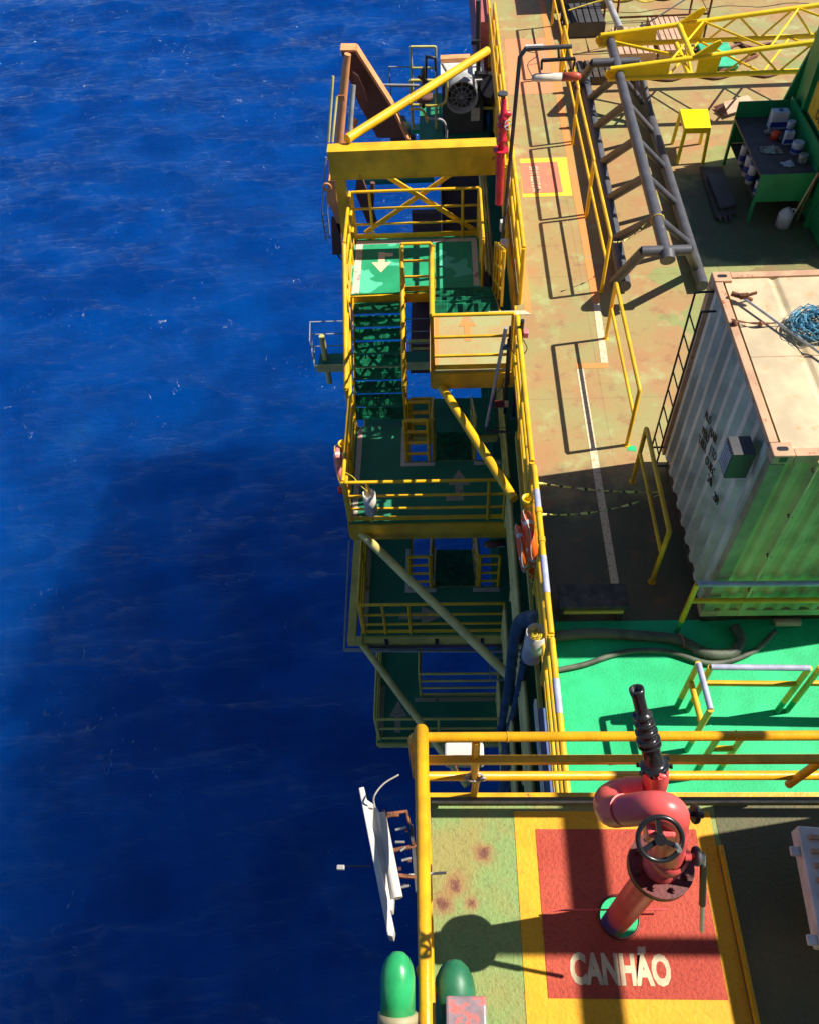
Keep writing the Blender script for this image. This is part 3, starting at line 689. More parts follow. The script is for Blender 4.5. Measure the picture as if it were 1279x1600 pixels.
m = MB(); m.box(cx0+.072, cx1-.01, cy0+.055, cy1-.01, cz0+.02, cz1-.07); m.build('body_core', 'contgreen', t)
for x in (cx0, cx1-.14):
    for y in (cy0, cy1-.12): MB().box(x, x+.14, y, y+.12, cz0+.118, cz1-.118).build('corner_post', 'contedge' if x > 4 or y > 6 else 'contpost', t, .008)
MB().box(cx0+.005, cx0+.09, cy0+.18, cy1-.18, cz1-.065, cz1-.004).build('side_rail', 'contedge', t, .006)
MB().box(cx0+.07, cx0+.14, cy0+.12, cy1-.12, cz0, cz0+.11).build('side_rail', 'cont', t, .006)
for y in (cy0+.005, cy1-.10): MB().box(cx0+.205, cx1-.205, y, y+.095, cz1-.11, cz1-.004).build('roof_rail', 'contedge', t, .006)
m = MB(); m.box(cx0+.17, cx1-.17, cy0+.005, cy0+.10, cz0, cz0+.128); m.build('bottom_rail', 'contgreen', t, .006)
# roof with shallow swages
def roofz(x):
    f = ((x-cx0-.35) % .62)/.62
    return cz1-.028+(-.028*max(0, 1-abs(f-.5)/.09))
xs = [cx0+.12+i*(cx1-cx0-.24)/140 for i in range(141)]
m = MB(); m.add([(x, y, roofz(x)) for y in (cy0+.1, cy1-.1) for x in xs], [(i, i+1, 141+i+1, 141+i) for i in range(140)]); m.build('roof_sheet', 'controof', t)
MB().box(cx0+.125, cx1-.2, 6.36, 6.366, cz1-.03, cz1-.024).build('roof_seam', 'contedge', t)
for x in (cx0, cx1-.2):
    for y in (cy0, cy1-.17):
        for z in (cz0, cz1-.115):
            c = MB().box(x, x+.2, y, y+.17, z, z+.12).build('corner_casting', 'contedge', t, .012)
            if z > 1:
                h = MB(); cx_, cy_ = x+.10, y+.085; pl = [(cx_+math.copysign(.028, math.cos(a))+.026*math.cos(a), cy_+.027*math.sin(a)) for a in [math.pi*2*k/16+.1 for k in range(16)]]
                h.prism(pl, z+.118, z+.1225); h.build('lifting_hole', 'black', c)
                MB().prism([(cx_-.035, 0), (cx_+.035, 0), (cx_+.035, 0)][:0] or [(cx_-.035, y-.003), (cx_+.035, y-.003), (cx_+.035, y+.003), (cx_-.035, y+.003)], z+.03, z+.09).build('lifting_hole', 'black', c)
# side ladder
lx = cx0-.16; ya, yb = 7.28, 7.62
m = MB()
lt = MB()
lt.tube([(cx0+.05, yb, 3.02), (lx, yb, 3.02), (lx, yb, .4), (cx0, yb, .4)], .013, 8); lt.tube([(cx0, ya, 3.02), (lx, ya, 3.02), (lx, ya, .4), (cx0, ya, .4)], .013, 8)
lad = lt.build('side_ladder', 'black', t)
for k in range(8):
    MB().tube([(lx, ya, .62+k*.3), (lx, yb, .62+k*.3)], .010, 6).build('rung', 'black', lad)
# junction box on the side
bx = MB().box(cx0-.26, cx0-.04, 5.22, 5.46, 2.62, 2.98).build('socket_box', 'darkgrey', t, .008)
m = MB()
for k in range(6): m.box(cx0-.27, cx0-.258, 5.24+k*.037, 5.255+k*.037, 2.66, 2.95)
m.build('box_vent', 'blueband', bx)
# door gear on front panel
MB().tube([(3.42, cy0-.035, cz0+.1), (3.42, cy0-.035, cz1-.05)], .016, 8).build('locking_bar', 'contgreen', t)
for z in (.9, 1.6, 2.3, 3.0): MB().box(3.40, 3.44, cy0-.045, cy0-.0, z, z+.02).build('bar_bracket', 'rustwire', t)
# stencilled lines of worn text on the corrugated side
txt = ['ALQ', '  MAIR', 'PESO 110', 'TARA', 'PINC.10', 'CUB. JO', 'VOLUME', '240 .289']
mw = Matrix(((0, 0, -1, cx0-.0185), (-1, 0, 0, 6.15), (0, 1, 0, 2.28), (0, 0, 0, 1)))
for k, (s_, a_, b_) in enumerate((('ALO', 1106, 653), ('MAIR', 1114, 681), ('PESO', 1102, 680), ('TARA', 1097, 694), ('J TO', 1114, 709), ('OUIEC', 1109, 729), ('24b', 1109, 751), ('.289', 1118, 779))):
    q_ = X(a_, b_, cx0+.0)
    w2 = Matrix.Translation((cx0-.0005, q_.y, q_.z)) @ Matrix(((0, 0, -1, 0), (-1, 0, 0, 0), (0, 1, 0, 0), (0, 0, 0, 1))) @ Matrix.Rotation(rad(20), 4, 'Z')
    lettering('stencil_lettering', s_, .15, w2, 'stencil', t, .0, .80, .004)
# blue rope coil, rusty lever bar, wires on the roof
rz = cz1-.02
rc = Z(1275, 505, rz+.08)
m = MB()
for k in range(46):
    a0 = random.random()*6.28; R = .10+.17*random.random(); pts = []
    e = .75+.25*random.random(); tl = random.uniform(-.25, .25)
    for j in range(22):
        a = a0+j*.31; rr = R*(1+.10*math.sin(3*a+k))
        pts.append(rc+V(rr*math.cos(a), rr*math.sin(a)*e, -.04+.10*random.random()**2+.03*math.sin(2*a+tl*9)+.05*(1-R/.27)))
    m.tube(smooth(pts, 2), .0045, 5)
tag(m.build('rope_coil', 'bluerope', origin=rc), 'tangled coil of blue rope on the container roof', 'rope')
m = MB()
for k in range(5):
    c = rc+V(-.18+.05*k, .05*math.sin(k), -.04); R = .14+.05*k
    m.tube([c+V(-R*math.cos(a)*.9, R*math.sin(a), .01+.03*math.sin(a*2+k)) for a in [(.3+.12*i)*(1 if k % 2 else -1) for i in range(14)]], .0022, 5)
tag(m.build('loose_wire', 'wire', origin=rc), 'thin loose wire loops beside the blue coil', 'wire')
a, b_ = Z(1158, 463, rz+.06), Z(1300, 565, rz+.05)
t2 = thing('lashing_bar', 'bright metal bar with a rusty head lying on the container roof', 'bar', a)
MB().tube([a, b_], .014, 10).build('rod', 'galv', t2)
MB().tube([a+V(-.09, .055, 0), a+V(.0, 0, 0)], .028, 10).build('handle', 'rustwire', t2)
m = MB(); m.bar(a+V(-.02, -.01, .01), a+V(.06, -.03, .03), .05, .05); m.bar(a+V(.03, -.02, .02), a+V(.16, .02, .03), .02, .03); m.bar(a+V(.06, -.03, 0), a+V(.10, -.07, .0), .03, .03); m.build('clamp', 'rustwire', t2)
m = MB()
for k in range(4): m.tube(smooth([(cx0+.02, 6.85+.012*k, rz+.06), (cx0+.14, 6.83+.02*k, rz+.05-.01*k), (cx0+.28, 6.84-.01*k, rz+.04), (cx0+.5, 6.83, rz+.035), (cx0+1.0, 6.87, rz+.03)], 4), .005, 5)
m.lathe((cx0+.05, 6.84, rz+.0), (0, 0, 1), [(0, 0), (0, .035), (.06, .03), (.07, 0)], 8)
m.lathe((cx0+.32, 6.83, rz+.0), (0, 0, 1), [(0, 0), (0, .022), (.05, .02), (.055, 0)], 8)
tag(m.build('lashing_wire', 'rustwire'), 'rusty wires twisted around the left roof edge of the container', 'wire')
# supports under the container
for x, nm_ in ((3.1, 'left'), (5.4, 'right')): tag(MB().box(x, x+.3, 5.1, 7.6, .0, .279).build('support_skid', 'wood'), 'dark timber skid beneath the %s side of the container' % nm_, 'skid', 'skids under the container')

# dark box/step in the shade
t = thing('step_box', 'low dark wooden step at the end of the white line', 'step', (1.76, 5.25, 0))
MB().box(1.34, 2.18, 5.10, 5.44, .30, .36).build('top_board', 'wood', t, .01)
for x in (1.38, 2.06): MB().box(x, x+.07, 5.12, 5.42, 0, .298).build('leg', 'wood', t, .005)
MB().box(1.40, 2.12, 5.09, 5.115, .22, .28).build('rail', 'olive_y', t)
# hoses on the deck
tag(MB().tube(smooth([(1.18, 4.86, .06), (1.7, 4.90, .08), (2.3, 4.86, .08), (2.75, 4.80, .08), (3.05, 4.62, .08), (3.35, 4.62, .08), (3.5, 4.80, .08), (3.46, 4.98, .08)], 8), .065, 14).build('deck_hose', 'hose'), 'thick grey hose lying along the edge of the green floor', 'hose')
tag(MB().tube(smooth([(1.2, 4.42, .04), (1.6, 4.50, .05), (2.1, 4.66, .05), (2.6, 4.66, .05), (3.1, 4.50, .05), (3.6, 4.64, .05), (3.95, 4.92, .05)], 8), .032, 12).build('deck_hose', 'hose'), 'thin grey hose crossing the shaded green floor', 'hose')
tag(MB().torus((2.78, 4.78, .10), (1, .3, 0), .085, .006, 24, 6).build('cord_loop', 'redwire'), 'pink cord tied round the thick hose', 'cord')
tag(MB().tube([(3.95, 5.02, .09), (4.25, 5.02, .09)], .05, 10).build('timber_piece', 'board'), 'short pale timber end beside the container foot', 'timber')
# warning tape
def tape(name, label, a, b, sag, wd=.035, z0=None):
    a, b = Vector(a), Vector(b); m = MB(); n = 40; vs = []; fs = []
    for i in range(n+1):
        f = i/n; p = a.lerp(b, f)-V(0, 0, sag*4*f*(1-f)); an = f*9+math.sin(f*17)*.8
        d = V(0, math.cos(an), math.sin(an))*wd/2; vs += [p+d, p-d]
    for i in range(n): fs.append((2*i, 2*i+1, 2*i+3, 2*i+2))
    m.add(vs, fs, True); o = m.build(name, 'tape'); sm = o.modifiers.new('solid', 'SOLIDIFY'); sm.thickness = .0015
    return tag(o, label, 'tape')
tape('warning_tape', 'upper strand of striped tape stretched to the shaded barrier', (1.12, 6.45, 1.1), (2.6, 6.3, 1.06), .05)
tape('warning_tape', 'lower strand of striped tape hanging across the walkway', (1.12, 6.0, 1.05), (2.6, 6.28, 1.04), .14)
tape('warning_tape', 'striped tape tied between barrier and grey truss', (2.72, 11.7, .9), (3.5, 12.2, 1.05), .2)

# ============================================================ GREY TRUSS AND YELLOW BOOM
t = thing('lattice_frame', 'grey tubular lattice frame lying along the deck', 'lattice frame', (3.65, 15, 0))
LX, RX, TX = 3.08, 4.36, 3.62; ZL, ZT = .14, 1.0; y0, y1 = 11.45, 18.6
def tx(y): return 3.53+.018*(y-11.2)
c1 = MB().tube([(LX-.02, 11.5, ZL), (LX+.16, y1+.5, ZL)], .115, 16).build('chord', 'truss', t)
c2 = MB().tube([(RX, 11.45, ZL), (RX+.06, y1+.5, ZL)], .10, 16).build('chord', 'truss', t)
c3 = MB().tube([(tx(11.2), 11.15, ZT), (tx(19), 19.0, ZT)], .095, 16).build('chord', 'truss', t)
MB().tube([(3.16, 11.25, ZT), (3.93, 11.25, ZT)], .085, 16).build('cross_tube', 'truss', t)
MB().tube([(3.55, 11.06, ZT-.05), (3.55, 11.2, ZT)], .12, 16).build('end_cap', 'truss', t)
MB().tube([(3.16, 17.75, ZT), (4.12, 17.72, ZT)], .085, 16).build('cross_tube', 'truss', t)
MB().tube([(3.18, 17.75, ZT), (3.05, 18.6, ZL)], .085, 12).build('strut', 'truss', t)
MB().tube([(4.1, 17.72, ZT), (4.42, 17.0, ZL)], .07, 12).build('strut', 'truss', t)
MB().tube([(2.90, 11.62, ZL), (3.2, 11.27, ZT)], .085, 12).build('strut', 'truss', t)
MB().tube([(RX, 11.95, ZL), (3.9, 11.27, ZT)], .08, 12).build('strut', 'truss', t)
for i, y in enumerate((12.15, 13.4, 14.65, 16.0, 17.2)):
    MB().tube([(LX+.03*i, y+.70, ZL), (tx(y), y, ZT)], .082, 12).build('strut', 'truss', t)
    MB().tube([(RX, y+.50, ZL), (tx(y), y+.05, ZT)], .06, 12).build('strut', 'truss', t)
tag(MB().torus((3.55, 12.1, 1.0), (0, 1, 0), .105, .008, 20, 6).build('tape_loop', 'ringyellow'), 'yellow band tied round the top tube of the lattice frame', 'band')
# yellow boom: two nose plates, four chords, lacing
t = thing('crane_boom', 'bright yellow lattice crane boom tip resting above the grey frame', 'crane boom', (3.4, 17.9, 1.0))
BZ = 1.02
def chord(a, b, r=.045): MB().tube([a, b], r, 12).build('chord', 'boomyellow', t)
yn, yf = 17.16, 18.70
cross = []
for y, lab in ((yn, 0), (yf, 1)):
    xn = 3.42
    # nose plates (tapered)
    pl = [(xn-.05, y, BZ-.07), (xn+1.72, y, BZ-.08), (xn+1.72, y, BZ+.24), (xn, y, BZ+.10)]
    MB().slab([(xn-.08, y, BZ+.0), (xn-.05, y, BZ-.06), (xn, y, BZ-.10), (xn+1.20, y, BZ-.10), (xn+1.20, y, BZ+.20), (xn, y, BZ+.10), (xn-.06, y, BZ+.07)], (0, .05, 0)).build('nose_plate', 'boomyellow', t, .006)
    MB().slab([(xn+1.75, y, BZ-.10), (xn+2.15, y, BZ-.10), (xn+2.20, y, BZ+.31), (xn+1.75, y, BZ+.27)], (0, .04, 0)).build('gusset_plate', 'boomyellow', t)
    MB().disc((xn+.03, y-.004, BZ), (0, 1, 0), .055, .02, 16).build('pin', 'amber', t)
    chord((xn+.0, y+.02, BZ-.09), (9.5, y+.02, BZ-.09), .05)
    chord((xn+.02, y+.02, BZ+.10), (9.5, y+.02, BZ+.66), .05)
    MB().slab([(xn+1.62, y-.02, BZ+.30), (xn+2.02, y-.02, BZ+.36), (xn+2.14, y-.02, BZ+.52), (xn+2.08, y-.02, BZ+.58), (xn+1.98, y-.02, BZ+.54)], (0, .05, 0)).build('lug_plate', 'boomyellow', t, .006)
    # side lacing
    px_, up = xn+2.3, True
    x = xn+2.3; k = 0
    while x < 9.2:
        x2 = x+.55; zt = lambda q: BZ+.10+.56*(q-xn)/(9.5-xn)
        a = (x, y+.02, BZ-.09 if k % 2 == 0 else zt(x)); b_ = (x2, y+.02, zt(x2) if k % 2 == 0 else BZ-.09)
        MB().tube([a, b_], .022, 8).build('lacing', 'boomyellow', t); x = x2; k += 1
for zz in (0, 1):
    x = 4.6; k = 0
    while x < 9.0:
        z1_ = BZ-.09 if zz == 0 else BZ+.10+.56*(x-3.42)/6.08; x2 = x+.95; z2_ = BZ-.09 if zz == 0 else BZ+.10+.56*(x2-3.42)/6.08
        a, b_ = ((x, yn, z1_), (x2, yf, z2_)) if k % 2 == 0 else ((x, yf, z1_), (x2, yn, z2_))
        MB().tube([a, b_], .024, 8).build('lacing', 'boomyellow', t); x = x2; k += 1
MB().tube([(5.05, yn, BZ+.25), (5.05, yf, BZ+.25)], .055, 12).build('cross_tube', 'boomyellow', t)
MB().tube([(5.05, yn, BZ-.09), (5.05, yf, BZ-.09)], .05, 12).build('cross_tube', 'boomyellow', t)
MB().tube([(5.1, yn, BZ-.09), (5.1, yf, BZ+.25)], .03, 8).build('cross_tube', 'boomyellow', t)
MB().tube([(3.6, yf, BZ), (5.05, yn+.75, BZ-.05)], .035, 8).build('cross_tube', 'boomyellow', t)

# ============================================================ CRANE PEDESTAL, WORK BENCH AND STOOL
t = thing('crane_pedestal', 'tall green steel column at the right edge', 'column', (7.3, 14.6, 0))
MB().box(6.63, 9.2, 12.5, 15.58, 0, 2.85).build('column_body', 'greenpaint', t, .05)
for y in (13.2, 14.9): MB().box(6.56, 6.629, y, y+.10, .0, 2.85).build('stiffener', 'greenpaint', t)
MB().slab([(6.22, 15.60, .02), (6.64, 15.60, .02), (7.3, 15.60, 2.84), (6.86, 15.60, 2.84), (6.60, 15.60, 1.8)], (0, .06, 0)).build('flared_plate', 'greenpaint', t, .01)
MB().slab([(6.30, 15.72, .02), (6.62, 15.72, .02), (7.4, 15.72, 2.84), (7.05, 15.72, 2.84)], (0, .05, 0)).build('flared_plate', 'greenpipe', t, .01)
MB().lathe((9.1, 12.85, 0), (0, 0, 1), [(0, 0), (0, .6), (2.9, .6), (3.0, .45), (3.02, 0)], 28).build('round_tank', 'greenpaint', t)
p = Z(1268, 190, 1.9)
sg = MB().box(6.60, 6.628, 13.35, 14.75, 1.35, 1.9).build('sign_board', 'signyellow', t)
for k, s_ in enumerate(('USE LUVA', 'DE PVC')):
    lettering('sign_lettering', s_, .22, Matrix.Translation((6.597, 14.05, 1.74-.24*k)) @ Matrix(((0, 0, -1, 0), (-1, 0, 0, 0), (0, 1, 0, 0), (0, 0, 0, 1))), 'black', sg, .004, .9)
t = thing('work_bench', 'green steel work bench with shelves and paint tins', 'bench', (6.1, 14.3, 0))
bx0, bx1, by0, by1 = 5.58, 6.52, 13.45, 15.45
MB().box(bx0, bx1, by0, by1, .88, .92).build('bench_top', 'bench', t)
MB().box(bx0, bx1+.02, by0-.025, by0-.002, .42, .94).build('front_panel', 'greenpaint', t)
MB().box(bx0, bx1+.02, by1+.002, by1+.025, .42, 1.22).build('back_panel', 'greenpaint', t)
MB().box(bx1+.004, bx1+.03, by0, by1, .42, 1.3).build('side_panel', 'greenpaint', t)
MB().box(bx0+.04, bx1, by0, by1, .40, .42).build('shelf', 'bench', t)
for x in (bx0, bx1-.05):
    for y in (by0-.02, by1-.04): MB().box(x, x+.05, y, y+.05, 0, .878 if y > 14 else .415).build('leg', 'greenpaint', t)
def can(label, x, y, z, r, h, mat='tin', name='paint_tin', box=False):
    t = thing(name, label, 'tin', (x, y, z), 'tins and bottles on the work bench')
    if box:
        MB().box(x-r, x+r, y-r*.6, y+r*.6, z, z+h).build('body', mat, t, .01); MB().disc((x, y, z+h+.01), (0, 0, 1), r*.25, .03, 12).build('cap', 'tinblue', t)
        MB().box(x-r-.001, x+r+.001, y-r*.6-.0015, y-r*.6-.0005, z+h*.15, z+h*.45).build('print_band', 'tinblue', t)
    else:
        MB().lathe((x, y, z), (0, 0, 1), [(0, 0), (0, r), (h*.97, r), (h, r*.96), (h*.985, r*.9), (h*.985, 0)], 18).build('body', mat, t)
        MB().lathe((x, y, z), (0, 0, 1), [(h*.2, r*1.005), (h*.5, r*1.005)], 18).build('print_band', 'tinblue' if mat == 'tin' else mat, t)
can('large square white can on the far end of the bench', 6.24, 15.05, .922, .15, .32, box=True)
can('slim white can beside the large square can', 6.40, 14.80, .922, .07, .24)
can('white can in the middle of the bench row', 6.28, 14.45, .922, .08, .24, box=True)
can('white pail near the bench front', 6.36, 14.15, .922, .10, .20)
can('grey pot at the bench front corner', 6.38, 13.82, .922, .08, .15, 'rag')
can('first white bottle on the shelf edge', 5.66, 14.72, .422, .07, .36); can('second white bottle on the shelf edge', 5.66, 14.32, .422, .08, .38); can('third white bottle on the shelf edge', 5.66, 14.05, .422, .08, .36)
can('fourth white bottle low on the bench shelf', 5.70, 13.68, .422, .07, .26)
t = thing('oil_can', 'small red tool on the bench among dark tins', 'tool', (6.15, 14.62, .922), 'tins and bottles on the work bench')
MB().lathe((6.12, 14.66, .922), (0, 0, 1), [(0, 0), (0, .09), (.12, .08), (.14, .03), (.15, 0)], 14).build('body', 'redtin', t); MB().lathe((6.22, 14.57, .922), (0, 0, 1), [(0, 0), (0, .08), (.10, .08), (.10, 0)], 14).build('base', 'black', t)
def rag(label, c, r, mat):
    m = MB(); n = 9; vs = []
    for i in range(n):
        for j in range(n):
            u, v = i/(n-1)-.5, j/(n-1)-.5
            vs.append((c[0]+u*2*r+random.uniform(-.02, .02), c[1]+v*2*r*.7+random.uniform(-.02, .02), c[2]+.01+.06*random.random()*(1-abs(2*u))*(1-abs(2*v))*2))
    m.add(vs, [(i*n+j, i*n+j+1, (i+1)*n+j+1, (i+1)*n+j) for i in range(n-1) for j in range(n-1)]); o = m.build('rag', mat)
    o.modifiers.new('solid', 'SOLIDIFY').thickness = .004; tag(o, label, 'rag')
rag('crumpled grey rags in the middle of the bench', (5.95, 14.25, .922), .18, 'rag'); rag('small dirty cloth near the bench front', (6.12, 13.75, .922), .10, 'tin'); rag('flattened olive cloth at the far end of the bench', (6.08, 14.85, .922), .10, 'rag')
# jug below the bench
t = thing('plastic_jug', 'white plastic jug standing under the bench front', 'jug', Z(1222, 352, 0))
j = Z(1222, 352, 0)
MB().lathe(j, (0, 0, 1), [(0, 0), (0, .13), (.24, .13), (.31, .08), (.33, .035), (.36, .035), (.36, 0)], 18).build('body', 'jug', t)
MB().torus(j+V(.10, 0, .28), (0, 1, 0), .05, .014, 16, 8).build('handle', 'jug', t)
tag(MB().tube([Z(1232, 350, 0)+V(0, 0, .02), Y(1278, 270, 13.2)], .014, 8).build('stick', 'board'), 'long wooden stick leaning on the green column', 'stick')
tag(MB().tube([Z(1240, 352, 0)+V(0, 0, .02), Y(1284, 262, 13.1)], .012, 8).build('stick', 'rustwire'), 'rusty rod leaning beside the wooden stick', 'stick')
# metal plate on the floor
t = thing('scrap_plate', 'dark steel plate on a tray lying beside the bench', 'plate', Z(1125, 300, 0))
a = [Z(1093, 262, .03), Z(1128, 262, .03), Z(1150, 335, .03), Z(1118, 343, .03)]
MB().slab(a, (0, 0, .03)).build('tray', 'wood', t); a = [Z(1104, 275, .08), Z(1128, 273, .08), Z(1150, 322, .08), Z(1124, 327, .08)]
MB().slab(a, (0, 0, .05)).build('steel_plate', 'darkgrey', t)
for k in range(3): MB().tube([Z(1126+k*8, 345, .04), Z(1124+k*8, 335, .04)], .03, 8).build('bolt_end', 'wood', t)
# stool
t = thing('stool', 'bright yellow steel stool standing on the deck', 'stool', (5.03, 16.2, 0))
ZS = .72; tp = [Z(1062, 170, ZS), Z(1106, 170, ZS), Z(1111, 199, ZS), Z(1070, 200, ZS)]
MB().slab([q-V(0, 0, .03) for q in tp[::-1]], (0, 0, .03)).build('seat', 'stoolyellow', t, .004)
cc = sum(tp, Vector())/4
for q in tp:
    a = q.lerp(cc, .10); b_ = q.lerp(cc, -.02); MB().bar((a.x, a.y, ZS-.032), (b_.x, b_.y, 0), .055, .055).build('leg', 'stoolyellow', t)
m = MB()
for i in range(4):
    a, b_ = tp[i].lerp(cc, .08), tp[(i+1) % 4].lerp(cc, .08); m.bar(a-V(0, 0, .075), b_-V(0, 0, .075), .02, .085)
m.build('apron', 'stoolyellow', t)
# pale board
a = [Z(1116, 178, .10), Z(1128, 160, .30), Z(1182, 148, .30), Z(1190, 162, .12), Z(1134, 178, .12)]
tag(MB().slab([Z(1130, 159, .22), Z(1168, 148, .22), Z(1184, 163, .10), Z(1137, 178, .10)], (0, 0, -.012)).build('cardboard', 'board'), 'pale folded board lying in the lattice shadow', 'board')
tag(MB().slab([Z(1115, 166, .05), Z(1131, 160, .14), Z(1137, 180, .10), Z(1124, 178, .03)], (0, 0, -.012)).build('cardboard', 'brown_st'), 'dark flap at the left end of the pale board', 'board')
tag(MB().box(6.05, 6.75, 19.3, 20.7, .02, .12).build('green_crate', 'greenpipe', None, .02), 'light green flat crate beneath the yellow boom', 'crate')
bpy.data.objects['green_crate'].data.materials[0] = paint('mint_paint', (.06, .55, .30), .5, scale=3)

# ============================================================ FAR DECK CLUTTER
def crate(label, x0, x1, y0, y1, z1, mat, slats=True):
    t = thing('pallet', label, 'pallet', ((x0+x1)/2, (y0+y1)/2, 0), 'pallets at the far end')
    n = 6
    for k in range(n):
        a = x0+(x1-x0)*k/n; MB().box(a, a+(x1-x0)/n*.78, y0, y1, z1-.03, z1).build('deck_board', mat, t)
    for y in (y0, (y0+y1)/2-.05, y1-.1): MB().box(x0, x1, y, y+.1, .0, z1-.031).build('bearer', mat, t)
crate('pale pallet at the far end beyond the boom', 4.15, 5.0, 19.9, 21.3, .2, 'board'); crate('second pale pallet beside the first one', 5.1, 5.85, 20.0, 21.9, .2, 'board')
crate('dark slatted pallet left of the grey frame', 3.0, 3.9, 18.9, 19.7, .18, 'wood'); crate('dark slatted pallet near the far barrier', 3.05, 4.0, 21.3, 22.4, .35, 'darkgrey')
t = thing('scaffold_frame', 'rusty scaffold frame standing above the far pallets', 'scaffold', (4.5, 21.5, 0))
for x in (4.1, 6.2):
    for y in (20.6, 22.2): MB().tube([(x, y, 0), (x, y, 1.5)], .028, 8).build('leg', 'rustwire', t)
for z in (.7, 1.5):
    m = MB(); m.tube([(4.1, 20.6, z), (6.2, 20.6, z), (6.2, 22.2, z), (4.1, 22.2, z)], .024, 8, closed=True); m.build('ledger', 'grey' if z > 1 else 'rustwire', t)
MB().tube([(4.1, 20.6, .1), (6.2, 20.6, 1.4)], .02, 8).build('diagonal', 'grey', t)
tag(MB().tube([(3.95, 19.3, 1.0), (3.6, 24.5, 1.2)], .07, 12).build('grey_pole', 'grey'), 'weathered pole continuing beyond the grey frame', 'pole')
for k, (ya, xa, xb) in enumerate(((19.0, 3.2, 8.6), (20.4, 5.6, 9), (23.3, 4.2, 9.6))):
    m = MB(); pts = [(xa+(xb-xa)*i/24, ya+.10*math.sin(i*1.3+k)+.03*random.random(), .03) for i in range(25)]
    m.tube(smooth(pts, 2), .03, 6); tag(m.build('cable', 'brown_st'), ('dark cable trailing under the yellow boom', 'brown cable snaking beyond the boom', 'farthest brown cable across the deck')[k], 'cable', 'cables on the far deck')
m = MB(); pts = [(4.0+i*.22, 22.7+.08*math.sin(i*.9), .25+.04*math.sin(i*2)) for i in range(26)]; m.tube(smooth(pts, 2), .022, 6)
tag(m.build('guard_rope', 'rope'), 'slack yellow rope beyond the pallets', 'rope')
tag(MB().tube([(6.3, 19.2, .04), (7.3, 19.9, .04), (7.0, 20.8, .04)], .035, 8).build('chain_heap', 'rustwire'), 'rusty chain laid on the deck beyond the boom', 'chain')
tag(MB().tube([(2.9, 20.1, 1.1), (5.2, 21.0, 1.3)], .012, 6).build('guard_rope', 'rope'), 'thin yellow rope running from the far barrier', 'rope')
tag(MB().box(3.0, 4.3, 22.9, 24.2, 0, 1.3).build('dark_cabinet', 'darkgrey', None, .02), 'dark cabinet at the far end of the deck', 'cabinet')

# ============================================================ THINGS ON THE DECK EDGE
# lamp pole
t = thing('lamp_pole', 'black pole lamp bent over the walkway with a long fixture', 'lamp', (1.10, 13.1, .07))
top = V(1.25, 13.42, 3.2); arm = Y(893, 72, 13.3); arm.z = top.z; arm = V(arm.x, 13.42, 3.2); arm = Z(893, 72, 3.2)
base = V(1.10, 13.1, .07)
MB().tube([base, top+V(0, 0, -.12), top+V(.08, 0, 0), arm], .033, 12).build('pole', 'darkgrey', t)
MB().bar(top+V(.08, 0, .04), top+V(.35, 0, .04), .05, .03).build('clip_plate', 'white', t)
fx = Z(868, 118, 2.75); L = .33
MB().tube([Z(872, 74, 3.2), Z(873, 90, 3.0)], .02, 8).build('hanger', 'black', t)
m = MB(); a, b_ = Z(846, 94, 3.0), Z(898, 91, 3.0); m.bar(a, b_, .05, .04); m.bar(a, Z(846, 108, 2.84), .03, .03); m.bar(b_, Z(895, 108, 2.84), .03, .03); m.build('yoke', 'black', t)
a, b_ = Z(832, 121, 2.78), Z(906, 119, 2.78); d = (b_-a).normalized()
fxo = MB().lathe(a, d, [(-.02, 0), (-.01, .04), (.05, .062), ((b_-a).length*.62, .062), ((b_-a).length*.62, 0)], 16).build('fixture', 'glassfix', t)
MB().lathe(a, d, [((b_-a).length*.62, 0), ((b_-a).length*.62, .065), ((b_-a).length-.05, .065), ((b_-a).length+.01, .04), ((b_-a).length+.02, 0)], 16).build('fixture_end', 'fixred', fxo)
MB().tube(smooth([top+V(.1, 0, -.03), Z(840, 85, 2.95), Z(824, 100, 2.85), a], 6), .006, 6).build('cable', 'black', t)
t = thing('junction_box', 'pair of white junction boxes at the foot of the black lamp pole', 'box', X(787, 372, 1.12))
p = X(785, 352, 1.10); MB().obox(p, V(.05, 0, 0), V(0, .06, 0), V(0, 0, .10)).build('box_body', 'white', t, .015); p = X(788, 380, 1.12); MB().obox(p, V(.07, 0, 0), V(0, .09, 0), V(0, 0, .05)).build('box_cover', 'white', t, .015)
# red fire riser
t = thing('fire_riser', 'red fire pipe with hand wheel valve outside the deck railing', 'pipe', X(780, 305, .98))
pr = [X(785, 168, 1.0), X(786, 196, 1.0)]
q = lambda a, b: Y(a, b, 13.0)
MB().tube([Y(779, 318, 13.0), Y(782, 235, 13.0)], .068, 16).build('pipe', 'red', t)
MB().disc(Y(782, 234, 13.0), (0, 0, 1), .125, .04, 20).build('flange', 'red', t)
vb = MB().lathe(Y(783, 232, 13.0), Y(786, 172, 13.0)-Y(783, 232, 13.0), [(0, .06), (.12, .055), (.14, .085), (.18, .085), (.20, .06), (.34, .07), (.38, .095), (.42, .095), (.45, .06), (.50, .09), (.54, .09), (.57, .05), (.80, .042), (.86, 0)], 18).build('valve_body', 'red', t)
MB().lathe(Y(792, 178, 13.0), (1, -.2, 0), [(-.1, .06), (.03, .06), (.08, 0)], 12).build('valve_outlet', 'red', vb)
hw = MB().torus(Y(793, 195, 12.9), (.6, -.6, .3), .07, .008, 20, 8); hw.tube([Y(793, 195, 12.9)+V(-.06, -.06, 0), Y(793, 195, 12.9)+V(.06, .06, 0)], .01, 6); hw.build('hand_wheel', 'grey', vb)
MB().disc(Y(785, 146, 13.0), (0, 0, 1), .08, .03, 14).build('cap', 'darkgrey', t)
MB().tube([Y(786, 152, 13), Y(786, 170, 13)], .04, 10).build('neck', 'red', t)
